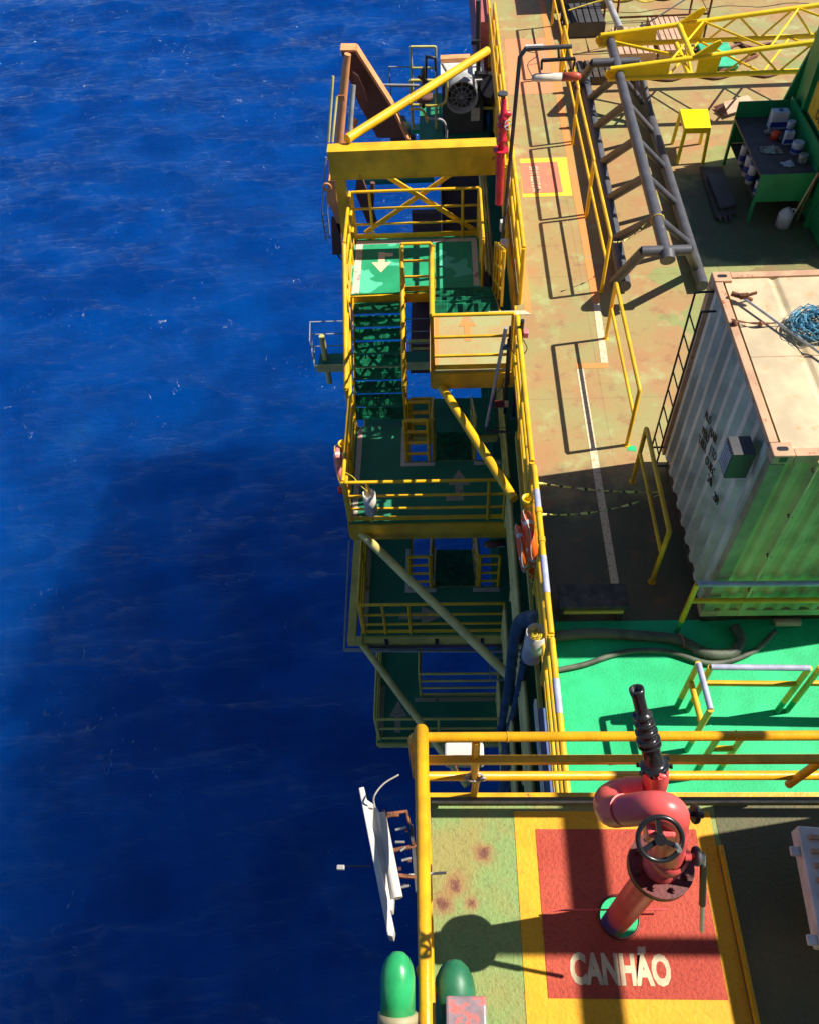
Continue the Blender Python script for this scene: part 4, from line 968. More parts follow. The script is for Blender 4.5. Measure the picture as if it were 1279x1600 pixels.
# radio mast bundle
t = thing('antenna_mast', 'black antenna mast bundle clamped on the railing by the tan landing', 'antenna', (1.0, 9.0, -.3))
yb_ = 9.35
MB().tube([Y(800, 655, yb_), Y(816, 500, yb_)], .030, 12).build('mast', 'black', t)
MB().tube([Y(793, 600, yb_), Y(797, 510, yb_)], .022, 12, radii=[.03, .02]).build('mast', 'black', t)
MB().tube([Y(788, 645, yb_), Y(795, 530, yb_)], .028, 10).build('mast', 'black', t)
MB().tube([Y(760, 665, yb_), Y(768, 625, yb_), Y(790, 512, yb_)], .030, 12).build('grey_conduit', 'grey', t)
MB().tube(smooth([Y(760, 665, yb_), Y(763, 673, yb_), Y(797, 675, yb_)], 4), .022, 8).build('base_bar', 'darkgrey', t)
MB().obox(Y(821, 521, yb_), V(.04, 0, 0), V(0, .05, 0), V(0, 0, .05)).build('beacon', 'pink', t, .015)
MB().obox(Y(779, 631, yb_), V(.07, 0, 0), V(0, .03, 0), V(0, 0, .06)).build('cable_box', 'darkred', t, .008)
MB().obox(Y(791, 631, yb_-.05), V(.03, 0, 0), V(0, .02, 0), V(0, 0, .06)).build('tag_plate', 'board', t, .004)
for pts in ([(818, 532), (823, 545), (815, 555), (808, 553)], [(796, 532), (800, 548), (806, 555)], [(763, 660), (772, 668), (795, 668)], [(787, 590), (783, 605), (772, 620), (765, 650)]):
    MB().tube(smooth([Y(a, b, yb_-.03) for a, b in pts], 5), .007, 6).build('cable', 'black', t)
for a, b in ((812, 530), (790, 542), (801, 651)): MB().obox(Y(a, b, yb_), V(.045, 0, 0), V(0, .045, 0), V(0, 0, .025)).build('clamp', 'bluegrey', t, .005)
# lifebuoys
def lifebuoy(label, c, R, r, mat, nrm=(1, .10, .12), lean=0):
    t = thing('lifebuoy', label, 'lifebuoy', c); c = Vector(c)
    b = MB().torus(c, nrm, R, r, 40, 14).build('ring', mat, t)
    for k in range(4):
        a0 = k*math.pi/2-.09; MB().torus(c, nrm, R, r*1.03, 6, 14, a0=a0, a1=a0+.18).build('reflective_band', 'white', t)
    ax = Vector(nrm).normalized(); u = ax.cross(V(0, 0, 1)).normalized(); wv = ax.cross(u); pts = []
    for i in range(64):
        a = 2*math.pi*i/64; rr = R+r*.95+.02*abs(math.sin(2*a)); pts.append(c+(u*math.cos(a)+wv*math.sin(a))*rr+ax*(.015*math.sin(4*a)-r*.35))
    MB().tube(pts, .0055, 6, closed=True).build('grab_line', 'white' if mat == 'orange' else 'rope', t)
    return t
rcn = X(831, 842, 1.0)
lifebuoy('orange lifebuoy with white bands hanging on the deck edge railing', V(1.02, 5.93, .66), .29, .062, 'orange')
lifebuoy('second orange lifebuoy hanging behind the first', V(.91, 5.85, .56), .25, .04, 'orange')
t = thing('float_light', 'yellow open cup and orange light hung at the lifebuoy', 'light', (1.0, 6.2, .9))
pc = Z(824, 778, 1.05)
MB().lathe(pc-V(0, 0, .12), (0, 0, 1), [(0, 0), (0, .06), (.12, .075), (.125, .06), (.02, .05), (.02, 0)], 18).build('cup', 'ringyellow', t)
pc = Z(833, 893, .35); MB().lathe(pc-V(0, 0, .1), (0, 0, 1), [(0, 0), (0, .05), (.1, .055), (.1, 0)], 16).build('float', 'orange', t); MB().torus(pc, (0, 0, 1), .062, .006, 20, 6).build('rim', 'ringyellow', t)
MB().tube(smooth([pc, Z(830, 908, .4), Z(836, 912, .4), Z(832, 924, .35), Z(842, 940, .3), Z(846, 955, .3), Z(838, 975, .4)], 5), .006, 6).build('lanyard', 'rope', t)
# white tube with rope
tt = Z(838, 988, .55); bb = tt+V(-.02, .0, -.62)
t = thing('line_tube', 'large white tube holding coiled yellow line on the edge railing', 'tube', bb)
MB().lathe(bb, tt-bb, [(0, 0), (0, .118), (.62, .122), (.625, .112), (.50, .11), (.50, 0)], 26).build('tube_body', 'cream', t)
m = MB()
for k in range(14):
    c = tt+V(random.uniform(-.03, .03), random.uniform(-.03, .03), -.11+.006*k); m.torus(c, (random.uniform(-.5, .5), random.uniform(-.5, .5), 1), .03+.04*random.random(), .006, 14, 5)
m.build('yellow_line', 'rope', t)
# left tube and lifebuoy at second landing
tp_ = Y(577, 771, 8.72)
t = thing('line_tube', 'small white tube on the second landing railing', 'tube', tp_-V(0, 0, .5))
MB().lathe(tp_-V(0, 0, .52), (0, 0, 1), [(0, 0), (0, .11), (.52, .112), (.52, .10), (.42, .10), (.42, 0)], 22).build('tube_body', 'cream', t)
lb = X(534, 728, -1.86)
lifebuoy('faded pink lifebuoy on the sea side of the second landing', V(-1.87, 9.55, -2.15), .32, .075, 'pink')
t = thing('float_light', 'yellow cup and small red float beside the pink lifebuoy', 'light', V(-1.87, 9.9, -1.8))
pc = Z(536, 692, -1.75); MB().lathe(pc-V(0, 0, .16), (0, 0, 1), [(0, 0), (0, .075), (.16, .085), (.16, .07), (.03, .06), (.03, 0)], 18).build('cup', 'ringyellow', t)
pc = Z(533, 762, -2.35); MB().lathe(pc-V(0, 0, .1), (0, 0, 1), [(0, 0), (0, .07), (.1, .06), (.12, 0)], 14).build('float', 'redtin', t)
tag(MB().tube(smooth([Z(540, 738, -1.7), Z(552, 745, -1.7), Z(562, 757, -1.75), Z(575, 768, -1.8)], 5), .008, 6).build('lanyard', 'rope'), 'thin line running from pink lifebuoy to the white tube', 'line')
# bulkhead lamp below second landing
t = thing('bulkhead_lamp', 'long brown lamp under the second landing at the hull', 'lamp', Z(770, 850, -3.4))
a, b_ = Z(757, 851, -3.4), Z(788, 849, -3.4); MB().lathe(a, b_-a, [(-.03, 0), (0, .05), (.05, .075), ((b_-a).length, .075), ((b_-a).length, 0)], 14).build('housing', 'brown_st', t); MB().tube([a+V(.0, -.05, 0), b_+V(0, -.06, 0)], .02, 8).build('glass', 'grey', t)
# big hoses hanging over the side
tag(MB().tube(smooth([V(1.20, 5.02, -.12), V(1.12, 5.02, .10), V(1.03, 5.05, .20), X(812, 975, .97), X(804, 1010, .97), X(797, 1070, .98), X(786, 1140, 1.0), V(.98, 5.2, -5.0), V(.9, 5.2, -9)], 8), .105, 16).build('hanging_hose', 'bluegrey'), 'thick blue hose bent over the railing and hanging down', 'hose')
tag(MB().tube(smooth([X(823, 1010, 1.0), X(818, 1040, 1.0), X(806, 1100, 1.03), X(795, 1145, 1.05), V(1.04, 5.1, -5.5), V(1.0, 5.1, -9)], 8), .06, 14).build('hanging_hose', 'bluegrey'), 'thinner blue hose hanging beside the thick one', 'hose')
m = MB()
for k in range(3): m.torus(X(817, 1018+k*9, .97), (0, .3, 1), .045, .012, 16, 6)
tag(m.build('shackle', 'bluegrey'), 'blue shackle linking the hanging hoses below the white tube', 'shackle')

# ============================================================ BEYOND THE GIRDER
struct(MB().box(0.0, 1.10, 15.5, 20.4, -2.92, -2.8).build('oxide_floor', 'oxide'))
struct(MB().box(-1.9, 1.10, 15.1, 15.5, -1.5, -1.4).build('green_ledge', 'darkgreen'))
struct(MB().box(-.5, 1.10, 17.7, 20.6, -.97, -.86).build('far_floor', 'darkgreen'))
tag(MB().box(-.03, .0, 15.5, 20.4, -2.9, -2.6).build('floor_kerb', 'grey'), 'pale grey kerb beside the brown floor', 'kerb')
# fan unit
yf_ = 18.6; fz0 = -.85
pa, pb = Y(690, 128, yf_), Y(756, 125, yf_)
t = thing('fan_unit', 'white topped ventilation unit with a round fan facing the camera', 'fan', (pa.x, yf_, fz0))
MB().box(pa.x, pb.x, yf_, yf_+1.0, fz0, pa.z).build('housing', 'darkgrey', t, .01)
MB().box(pa.x-.02, pb.x+.02, yf_-.02, yf_+.85, pa.z+.002, pa.z+.03).build('top_sheet', 'white', t)
MB().box(pa.x-.02, pb.x+.02, yf_+.85, yf_+1.05, pa.z+.002, pa.z+.12).build('top_box', 'orange_st', t)
fc = Y(721, 152, yf_-.45); fc2 = V(fc.x, yf_, fc.z)
R_ = .36
hs_ = MB().lathe(V(fc.x, yf_, fc.z), (0, -1, 0), [(0, R_*.95), (.05, R_), (.45, R_), (.45, R_-.03), (.1, R_-.04)], 28).build('fan_ring', 'grey', t)
m = MB(); m.lathe(V(fc.x, yf_-.2, fc.z), (0, -1, 0), [(0, .0), (0, .12), (.12, .1), (.12, 0)], 14)
for k in range(5):
    a = k*2*math.pi/5; u = V(math.cos(a), 0, math.sin(a)); w_ = V(-math.sin(a), 0, math.cos(a))
    m.slab([V(fc.x, yf_-.25, fc.z)+u*.1-w_*.05, V(fc.x, yf_-.22, fc.z)+u*.36-w_*.12, V(fc.x, yf_-.30, fc.z)+u*.36+w_*.1, V(fc.x, yf_-.28, fc.z)+u*.1+w_*.05], (0, .01, 0))
m.build('fan_blades', 'darkgrey', hs_)
m = MB()
for k in range(3): m.torus(V(fc.x, yf_-.45, fc.z), (0, 1, 0), R_*(.35+.3*k), .006, 28, 5)
for k in range(6):
    a = k*math.pi/6; u = V(math.cos(a), 0, math.sin(a))*R_; m.tube([V(fc.x, yf_-.45, fc.z)-u, V(fc.x, yf_-.45, fc.z)+u], .006, 5)
m.build('fan_guard', 'grey', hs_)
MB().box(pb.x-.28, pb.x-.08, yf_-.03, yf_-.005, fc.z-.75, fc.z-.45).build('label_plate', 'cream', t)
# mixed pipes and rails around the fan
def lrail(label, pts, r=.03, mat='olive_y', name='pipe_rail', bars=(1.1, .55), cat='railing'):
    return railing(name, label, pts, bars, 1.2, r, mat, 'pipe rails beyond the girder', 0, cat=cat)
lrail('dull yellow frame rail left of the fan unit', [Z(645, 150, -1.2), Z(682, 150, -1.2)], .03, 'paleyellow', bars=(1.2, .7))
lrail('rail in front of the fan unit', [Z(645, 200, -.85), Z(682, 200, -.85)], .035)
lrail('shaded short rail right of the fan unit', [Z(750, 205, -.85), Z(772, 205, -.85)], .04)
lrail('thin grey rail reaching over the sea', [Z(612, 165, -2.8), Z(660, 165, -2.8)], .02, 'grey')
for k, pts in enumerate(([(688, 135), (700, 120), (690, 98)], [(655, 165), (690, 163), (698, 145), (697, 118)], [(668, 185), (690, 187), (697, 200), (697, 215)], [(640, 170), (660, 172), (668, 190)])):
    tag(MB().tube(smooth([Y(a, b, 17.9) for a, b in pts], 5), .028, 8).build('bent_pipe', ('grey', 'olive_y', 'grey', 'olive_y')[k]), ('pale bent pipe at the fan corner', 'yellow pipe curving up beside the fan', 'grey pipe dropping behind the girder', 'short pipe left below the fan')[k], 'pipe', 'bent pipes near the fan')
tag(MB().tube([Y(665, 128, 17.9), Y(666, 88, 17.9), Y(680, 90, 17.9), Y(681, 110, 17.9)], .03, 8).build('vent_pipe', 'black'), 'black inverted pipe loop left of the fan', 'pipe')
t = thing('tripod_gear', 'dark valve gear on a pipe left of the fan', 'valve', Z(660, 170, -1.5))
MB().tube([Y(661, 168, 17.8), Y(662, 105, 17.8)], .035, 8).build('stem', 'black', t); MB().bar(Y(653, 118, 17.8), Y(668, 128, 17.8), .06, .06).build('arm', 'black', t); MB().disc(Y(662, 150, 17.8), (0, 0, 1), .2, .12, 14).build('drum', 'brown_st', t)
tag(MB().obox(Z(651, 201, -1.6), V(.14, 0, 0), V(0, .16, 0), V(0, 0, .05)).build('green_box', 'greenpipe', None, .01), 'small bright green box behind the girder', 'box')
tag(MB().box(-2.0, 1.1, 19.8, 20.0, -2.3, -2.1).build('catwalk_beam', 'olive_y'), 'dull yellow beam crossing behind the girder', 'beam')
tag(MB().box(-2.1, -.2, 20.1, 20.7, -2.95, -2.85).build('catwalk', 'darkgreen'), 'dark green catwalk behind the girder', 'catwalk')
# orange davit
t = thing('boat_davit', 'rust-orange davit arm with broad flange rising over the sea', 'davit', Y(530, 225, 17.2))
def plate(pix, y, off, name, mat): MB().slab([Y(a, b, y) for a, b in pix], off).build(name, mat, t)
plate([(533, 78), (556, 78), (610, 160), (632, 215), (590, 215), (560, 160), (545, 120)], 17.8, (0, .04, 0), 'web_plate', 'brown_st')
m = MB(); m.bar(Y(533, 74, 17.7), Y(557, 74, 17.7), .3, .04); m.bar(Y(557, 74, 17.7), Y(612, 160, 17.7), .3, .05); m.bar(Y(612, 160, 17.7), Y(640, 220, 17.7), .3, .05); m.build('flange', 'orange_st', t)
MB().tube([Y(544, 84, 17.45), Y(541, 105, 17.45), Y(530, 226, 17.2)], .085, 14, radii=[.07, .085, .1]).build('main_tube', 'orange_st', t)
MB().bar(Y(540, 225, 17.3), Y(556, 185, 17.6), .12, .10).build('strut', 'orange_st', t)
MB().obox(Y(534, 152, 17.3), V(.07, 0, 0), V(0, .03, 0), V(0, 0, .06)).build('tag_plate', 'orange_st', t)
MB().slab([Y(552, 112, 17.5), Y(560, 118, 17.5), Y(570, 140, 17.5), Y(575, 160, 17.5), Y(560, 150, 17.5)], (0, .08, 0)).build('gusset', 'brown_st', t)
t = thing('boat_davit', 'lower orange davit foot hanging left of the girder leg', 'davit', Y(520, 300, 16.6))
m = MB(); m.slab([Y(514, 282, 16.4), Y(524, 282, 16.4), Y(527, 312, 16.4), Y(534, 345, 16.4), Y(534, 372, 16.4), Y(520, 330, 16.4), Y(510, 312, 16.4)], (0, .25, 0)); m.build('foot_plate', 'orange_st', t)
MB().slab([Y(518, 345, 16.4), Y(532, 350, 16.4), Y(535, 398, 16.4), Y(520, 398, 16.4)], (0, .2, 0)).build('hook_block', 'brown_st', t)
MB().torus(Y(512, 292, 16.4), (0, 1, 0), .08, .03, 16, 8).build('eye', 'orange_st', t)
MB().tube(smooth([Y(528, 396, 16.4), Y(534, 404, 16.4), Y(541, 400, 16.4)], 4), .03, 8).build('hook', 'black', t)
tag(MB().slab([Y(560, 262, 17.8), Y(575, 300, 17.8), Y(590, 350, 17.8), Y(575, 350, 17.8), Y(555, 300, 17.8)], (0, .1, 0)).build('hull_gusset', 'brown_st'), 'brown tapered plate seen below the girder', 'plate')
tag(MB().tube([Y(583, 285, 17.9), Y(580, 335, 17.9)], .06, 10).build('dark_post', 'brown_st'), 'brown post standing behind the cross bracing', 'post')
for k, (a, b) in enumerate((((521, 118), (514, 222)), ((527, 150), (520, 222)), ((553, 132), (546, 222)))):
    tag(MB().tube([Y(*a, 17.0), Y(*b, 16.6)], .028 if k < 2 else .05, 8).build('guide_pole', ('paleyellow', 'paleyellow', 'grey')[k]), ('outermost pale pole left of the orange davit', 'second pale pole beside the davit', 'grey pole between davit and brace')[k], 'pole')
t = thing('hull_ladder', 'pale ladder rail hanging below the left girder end', 'ladder', Y(508, 300, 16.8))
for a, b in (((510, 245), (503, 330)), ((516, 250), (512, 330)), ((503, 330), (510, 375)), ((512, 330), (516, 372))): MB().tube([Y(*a, 16.8), Y(*b, 16.8)], .018, 8).build('ladder_rail', 'grey', t)
for k in range(5): MB().tube([Y(504+k*1.5, 335+k*9, 16.8), Y(512+k, 335+k*9, 16.8)], .014, 6).build('rung', 'grey', t)
tag(MB().tube([Y(575, 132, 18.6), Y(655, 133, 18.6)], .03, 8).build('cross_pipe', 'grey'), 'thin grey pipe from the davit to the fan platform', 'pipe')
tag(MB().bar(Z(575, 195, -3.4), Z(640, 195, -3.4), .25, .1).build('lower_beam', 'olive_y'), 'low olive beam seen over the water behind the brace', 'beam')
tag(MB().slab([Z(600, 190, -3.8), Z(632, 190, -3.8), Z(650, 222, -3.8), Z(612, 222, -3.8)], (0, 0, .2)).build('hull_plate', 'brown_st'), 'brown slanted hull plate behind the yellow brace', 'plate')
# pink wall and black post at top
tag(MB().box(.85, 1.18, 20.2, 27, -.6, .9).build('primer_locker', 'pinkwall', None, .01), 'long red primed locker outside the far railing', 'locker')
t = thing('steel_stand', 'black frame standing before the red locker', 'frame', (.7, 18.9, 0))
MB().tube([Y(747, 0, 19.0), Y(747, 118, 18.8)], .055, 10).build('upright', 'black', t); MB().bar(Y(741, 116, 18.7), Y(776, 118, 18.7), .14, .10).build('bracket', 'black', t); MB().bar(Y(736, 65, 18.8), Y(748, 65, 18.8), .1, .08).build('bracket', 'black', t)
tag(MB().tube([Z(766, 135, .4), Z(768, 205, -2.8)], .22, 16).build('black_drum', 'black'), 'black upright duct beside the red riser', 'duct')
# pipes running down beyond the green landing
for k, x in enumerate((.86, .93, 1.0)):
    tag(MB().tube([(x, 13.6, -1.0-.1*k), (x, 17.6, -1.0-.1*k)], .035, 8).build('side_pipe', 'paleyellow'), ('left', 'middle', 'right')[k]+' one of three pale pipes beside the green landing', 'pipe', 'pale pipes beside the green landing')

# ============================================================ CANNON PLATFORM
CZ = 3.0
hx, hy = 1.09, 1.17
def holed(x0, x1, y0, y1, z0, z1, cx, cy, R, n=32):
    m = MB(); ring = [(cx+R*math.cos(2*math.pi*i/n), cy+R*math.sin(2*math.pi*i/n)) for i in range(n)]
    outer = []
    for i in range(n):
        a = 2*math.pi*i/n; c, s_ = math.cos(a), math.sin(a)
        tt_ = min(((x1-cx)/c if c > 1e-6 else (x0-cx)/c if c < -1e-6 else 1e9), ((y1-cy)/s_ if s_ > 1e-6 else (y0-cy)/s_ if s_ < -1e-6 else 1e9))
        outer.append((cx+c*tt_, cy+s_*tt_, a))
    cor = [(x, y, math.atan2(y-cy, x-cx) % (2*math.pi)) for x in (x0, x1) for y in (y0, y1)]
    vs = [(x, y, z1) for x, y in ring]+[(o[0], o[1], z1) for o in outer]; fs = []
    for i in range(n):
        j = (i+1) % n; a0 = 2*math.pi*i/n; a1 = a0+2*math.pi/n; mid = [c for c in cor if a0 < c[2] < a1]
        if mid: vs.append((mid[0][0], mid[0][1], z1)); fs.append((i, n+i, len(vs)-1, n+j, j))
        else: fs.append((i, n+i, n+j, j))
    m.add(vs, fs)
    m.add([(x, y, z1) for x, y in ring]+[(x, y, z0) for x, y in ring], [(i, (i+1) % n, n+(i+1) % n, n+i) for i in range(n)])
    return m
t = thing('monitor_platform', 'raised olive platform with the red CANHÃO square', 'platform', (1.8, .8, CZ-.2))
m = holed(-.15, 6, -1.0, 1.93, CZ-.02, CZ, hx, hy, .128); m.build('floor_plate', 'cannondeck', t)
m = MB(); m.box(-.19, 6, 1.931, 1.96, CZ-.25, CZ+.010); m.box(-.20, -.151, -1.0, 1.931, CZ-.25, CZ+.010); m.build('edge_frame', 'cannondark', t)
MB().box(-.15, 6, 1.915, 1.93, CZ+.001, CZ+.02).build('edge_strip', 'letters', t)
yl = holed(.44, 1.82, .52, 1.86, CZ, CZ+.004, hx, hy, .128); yl.build('yellow_border', 'cannonyellow', t)
# red square slightly turned like the photo
rl = holed(.585, 1.70, .70, 1.735, CZ, CZ+.008, hx, hy, .128); rl.build('red_square', 'cannonred', t)
MB().box(1.83, 1.855, .3, 1.62, CZ, CZ+.05).build('kerb_strip', 'cannonyellow', t)
lettering('canhao_lettering', 'CANHÃO', .235, Matrix.Translation((1.055, .855, CZ+.0095)) @ Matrix.Rotation(rad(-.5), 4, 'Z'), 'letters', t, .011, .62, .0005)
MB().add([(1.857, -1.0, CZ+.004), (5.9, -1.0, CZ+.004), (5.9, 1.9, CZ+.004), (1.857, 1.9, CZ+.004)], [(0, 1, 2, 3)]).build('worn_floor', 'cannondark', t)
# legs below
tag(MB().box(5.2, 5.5, 1.0, 1.3, 0, CZ-.26).build('platform_leg', 'yellow_b'), 'yellow leg under the raised olive platform', 'leg')

# amber railing in front: top pair, lower pair
yr = 1.98
def yz(py, y=yr, px=700): return Y(px, py, y).z
zt, z2, z3, z4 = yz(1152), yz(1181), yz(1213), yz(1246)
t = thing('guard_railing', 'thick amber pipe railing across the front of the raised platform', 'railing', (-.1, yr, CZ))
xl = Y(644, 1152, yr).x
MB().tube([(6, yr, zt), (xl+.05, yr, zt), (xl+.012, yr, zt-.012), (xl, yr, zt-.05), (xl, yr, z3+.03), (xl+.03, yr, z3), (6, yr, z3)], .030, 16).build('top_rail', 'amber', t)
MB().bar((xl+.05, yr-.03, z2), (6, yr-.03, z2), .05, .045).build('mid_rail', 'amber', t)
MB().bar((xl+.05, yr, z4), (6, yr, z4), .05, .05).build('lower_rail', 'amber', t)
xp = Y(742, 1190, yr).x
MB().tube([(xp, yr-.01, zt-.03), (xp, yr-.01, z3+.02)], .027, 12).build('post', 'amber', t)
MB().tube(smooth([(xp-.03, yr+.03, z3), (xp+.01, yr, z3-.06), (xp, yr, z4-.02)], 4), .026, 12).build('post', 'amber', t)
cl = MB()
for k in range(7):
    a = math.pi+k*math.pi/6; cl.disc(V(xp+.06*math.cos(a), yr-.035, z3+.055+.05*math.sin(a)), (math.cos(a), 0, math.sin(a)), .012, .03, 8)
cl.torus((xp, yr-.02, z3+.06), (0, 1, 0), .052, .010, 20, 6); cl.build('clamp', 'wire', t)
MB().tube([Y(1285, 1188, yr-.03), Y(1232, 1226, yr-.03)], .028, 12).build('brace', 'amber', t)
xs_ = Z(661, 1300, zt).x
t = thing('guard_railing', 'thick amber pipe railing along the sea side of the raised platform', 'railing', (xs_, 1, CZ))
pa_, pb_ = Z(658, 1142, zt+.03), Z(666, 1640, zt+.03)
MB().tube([pa_+V(0, 0, -.04), pa_, pb_], .034, 18).build('top_rail', 'amber', t)
MB().tube([V(pa_.x+.005, pa_.y-.05, z3), V(pb_.x+.01, pb_.y, z3)], .028, 14).build('mid_rail', 'amber', t)
for y in (1.9, .7): MB().tube([(pa_.x+.004, y, CZ+.02), (pa_.x+.004, y, zt)], .026, 12).build('post', 'amber', t)
# flood lamp box seen through the railing
t = thing('floodlight', 'cream boxed floodlight below the amber railing', 'lamp', Y(727, 1182, 2.4))
MB().obox(Y(725, 1180, 2.35), V(.15, 0, 0), V(0, .08, 0), V(0, 0, .07)).build('housing', 'cream', t, .02)
MB().obox(Y(716, 1184, 2.25), V(.05, 0, 0), V(0, .012, 0), V(0, 0, .04)).build('lens', 'glassfix', t, .01)
for x in (-.1, .1): MB().bar(Y(725, 1180, 2.35)+V(x, 0, 0), Y(727, 1210, 2.2)+V(x*.5, 0, 0), .012, .012).build('bracket', 'rustwire', t)

# monitor (water cannon)
t = thing('water_cannon', 'red water cannon with black nozzle and hand wheel on the platform', 'water cannon', (hx, hy, CZ))
fl = Y(1022, 1352, 1.17); fz = fl.z
base = V(hx, hy, CZ-.3); ftop = V(hx+.02, hy, fz)
MB().tube([base, ftop], .085, 24).build('riser', 'coral', t)
MB().torus((hx, hy, CZ+.012), (0, 0, 1), .132, .008, 32, 6).build('deck_sleeve', 'darkred', t)
MB().tube([V(hx-.45, hy+.02, CZ+.10), V(hx+.30, hy+.03, CZ+.10)], .006, 6).build('tie_rod', 'coral', t)
f1 = MB().lathe(V(ftop.x, ftop.y, fz-.055), (0, 0, 1), [(0, 0), (0, .172), (.03, .172), (.03, .166), (.038, .166), (.038, .172), (.07, .172), (.07, 0)], 32).build('flange', 'darkred', t)
for k in range(8):
    a = k*math.pi/4+.3; MB().lathe(V(ftop.x+.135*math.cos(a), ftop.y+.135*math.sin(a), fz+.01), (0, 0, 1), [(0, 0), (0, .017), (.022, .017), (.022, .009), (.04, .009), (.04, 0)], 6).build('bolt', 'darkred', f1)
# swivel body above flange
MB().lathe(V(ftop.x, ftop.y, fz+.015), (0, 0, 1), [(0, .10), (.05, .095), (.08, .075), (.12, .075), (.13, .10), (.20, .10), (.22, .085)], 24).build('swivel', 'coral', t)
yb2 = 1.20
g = lambda px, py, y: Y(px, py, y)
top0 = V(ftop.x, ftop.y, fz+.2)
# lower elbow rising on the right, sweeping left into the big loop
low = smooth([top0+V(0, 0, -.03), g(1048, 1300, 1.18), g(1050, 1272, 1.20), g(1025, 1262, 1.22), g(985, 1266, 1.25), g(958, 1268, 1.29)], 8)
MB().tube(low, .082, 20, radii=[.084]*9+[.075]*(len(low)-9)).build('lower_pipe', 'coral', t)
lp = smooth([g(975, 1266, 1.26), g(957, 1268, 1.29), g(950, 1258, 1.36), g(953, 1248, 1.42), g(968, 1240, 1.45), g(985, 1238, 1.45)], 8)
MB().tube(lp, .076, 22).build('loop_pipe', 'coral', t)
a, b_ = g(978, 1239, 1.45), g(1003, 1238, 1.45)
MB().tube([a, b_], .082, 24).build('collar', 'coral', t)
up_ = smooth([g(1000, 1238, 1.45), g(1014, 1235, 1.46), g(1023, 1222, 1.48), g(1024, 1200, 1.50)], 8)
MB().tube(up_, .066, 20).build('outlet_elbow', 'coral', t)
MB().lathe(g(1030, 1212, 1.43), (1, -.3, .2), [(0, .012), (.03, .012), (.035, 0)], 8).build('plug', 'coral', t)
n0, n1 = g(1023, 1200, 1.50), g(994, 1076, 1.74)
ax = n1-n0; Ln = ax.length
pf = [(0, 0), (0, .060), (.01, .066), (.05, .066), (.055, .052), (.10, .046), (.28, .042), (.30, .055), (.32, .055), (.325, .042), (.345, .042), (.35, .055), (.38, .055), (.385, .042), (.44, .040), (.46, .052), (.485, .052), (.49, .038), (.54, .036), (.56, .047), (.59, .047), (.595, .035), (.64, .033), (.66, .044), (.69, .044), (.70, .031), (.74, .029), (.90, .029), (.96, .034), (1.0, .034), (1.0, .026), (.85, .022), (.85, 0)]
nz = MB().lathe(n0, ax, [(h*Ln, r*1.08) for h, r in pf], 24).build('nozzle', 'blackgloss', t)
m = MB(); axn = ax.normalized(); u = axn.cross(V(0, 0, 1)).normalized(); w_ = axn.cross(u)
for k in range(8):
    a = k*math.pi/4; d = u*math.cos(a)+w_*math.sin(a); m.obox(n0+axn*(.03*Ln)+d*.082, axn*(.02*Ln), d*.008, axn.cross(d)*.008)
m.build('coupling_lug', 'blackgloss', nz)
# body with gear under the hand wheel
gb = g(1035, 1308, 1.10)
MB().obox(gb+V(0, .05, -.05), V(.065, 0, 0), V(0, .05, 0), V(0, 0, .05)).build('gear_case', 'coral', t, .015)
wc = g(1031, 1311, .98)
nrm = (V(0, -.62, .80)).normalized()
MB().tube([gb+V(0, .03, -.03), wc], .015, 10).build('wheel_shaft', 'black', t)
hw = MB().torus(wc, nrm, .090, .0105, 40, 12).build('hand_wheel', 'blackgloss', t)
m = MB(); u = nrm.cross(V(0, 0, 1)).normalized(); w_ = nrm.cross(u)
for k in range(3):
    a = .62+k*2*math.pi/3; d = u*math.cos(a)+w_*math.sin(a); m.bar(wc, wc+d*.088, .020, .010, nrm)
m.disc(wc, nrm, .024, .03, 16); m.build('spoke', 'blackgloss', hw)
kn = wc-u*.0+(u*math.cos(2.75)+w_*math.sin(2.75))*.07
MB().tube([kn, kn+nrm*.05], .011, 10).build('grip', 'galv', hw)
# small locking wheels on the right
for label_, pc, lever in (('upper', (1086, 1272, 1.28), 0), ('lower', (1088, 1338, 1.14), 1)):
    c = g(*pc); kz = MB(); kz.tube([c-V(.14, 0, 0), c], .013, 10); kz.tube([c-V(.06, 0, 0), c-V(.03, 0, 0)], .024, 12); kz.build('lock_shaft', 'coral' if lever else 'black', t)
    MB().lathe(c-V(.012, 0, 0), (1, 0, -.15), [(0, 0), (0, .045), (.012, .05), (.024, .045), (.024, .02), (.05, .02), (.05, 0)], 12).build('lock_knob', 'truss' if lever else 'black', t)
    if lever:
        e = g(1096, 1455, .93); s0 = c+V(.035, 0, 0)
        MB().tube([s0, s0.lerp(e, .1)], .012, 10).build('lever', 'galv', t)
        MB().tube([s0.lerp(e, .1), s0.lerp(e, .62)], .018, 12).build('lever_grip', 'black', t); MB().tube([s0.lerp(e, .62), e], .012, 10).build('lever', 'galv', t)

# white panel antenna outside the left railing
ya_ = 1.45
t = thing('panel_antenna', 'white panel antenna on rusty brackets outside the amber railing', 'antenna', Y(600, 1350, 1.3))
za_ = 3.75
pn = [Z(561, 1231, za_+.03), Z(570, 1231, za_+.03), Z(614, 1462, za_), Z(606, 1464, za_)]
MB().slab([Z(561, 1231, za_+.06), Z(569, 1229, za_+.06), Z(616, 1452, za_+.02), Z(614, 1464, za_+.02), Z(606, 1462, za_+.02)], (0, 0, -.16)).build('front_panel', 'white', t, .006)
MB().slab([Z(571, 1247, za_+.03), Z(587, 1258, za_+.03), Z(603, 1285, za_+.03), Z(618, 1370, za_+.0), Z(614, 1425, za_), Z(606, 1420, za_), Z(584, 1330, za_+.02)], (0, 0, -.12)).build('back_cover', 'cream', t, .012)
MB().tube([Z(595, 1272, za_), Z(621, 1404, za_)], .034, 14).build('mount_tube', 'cream', t)
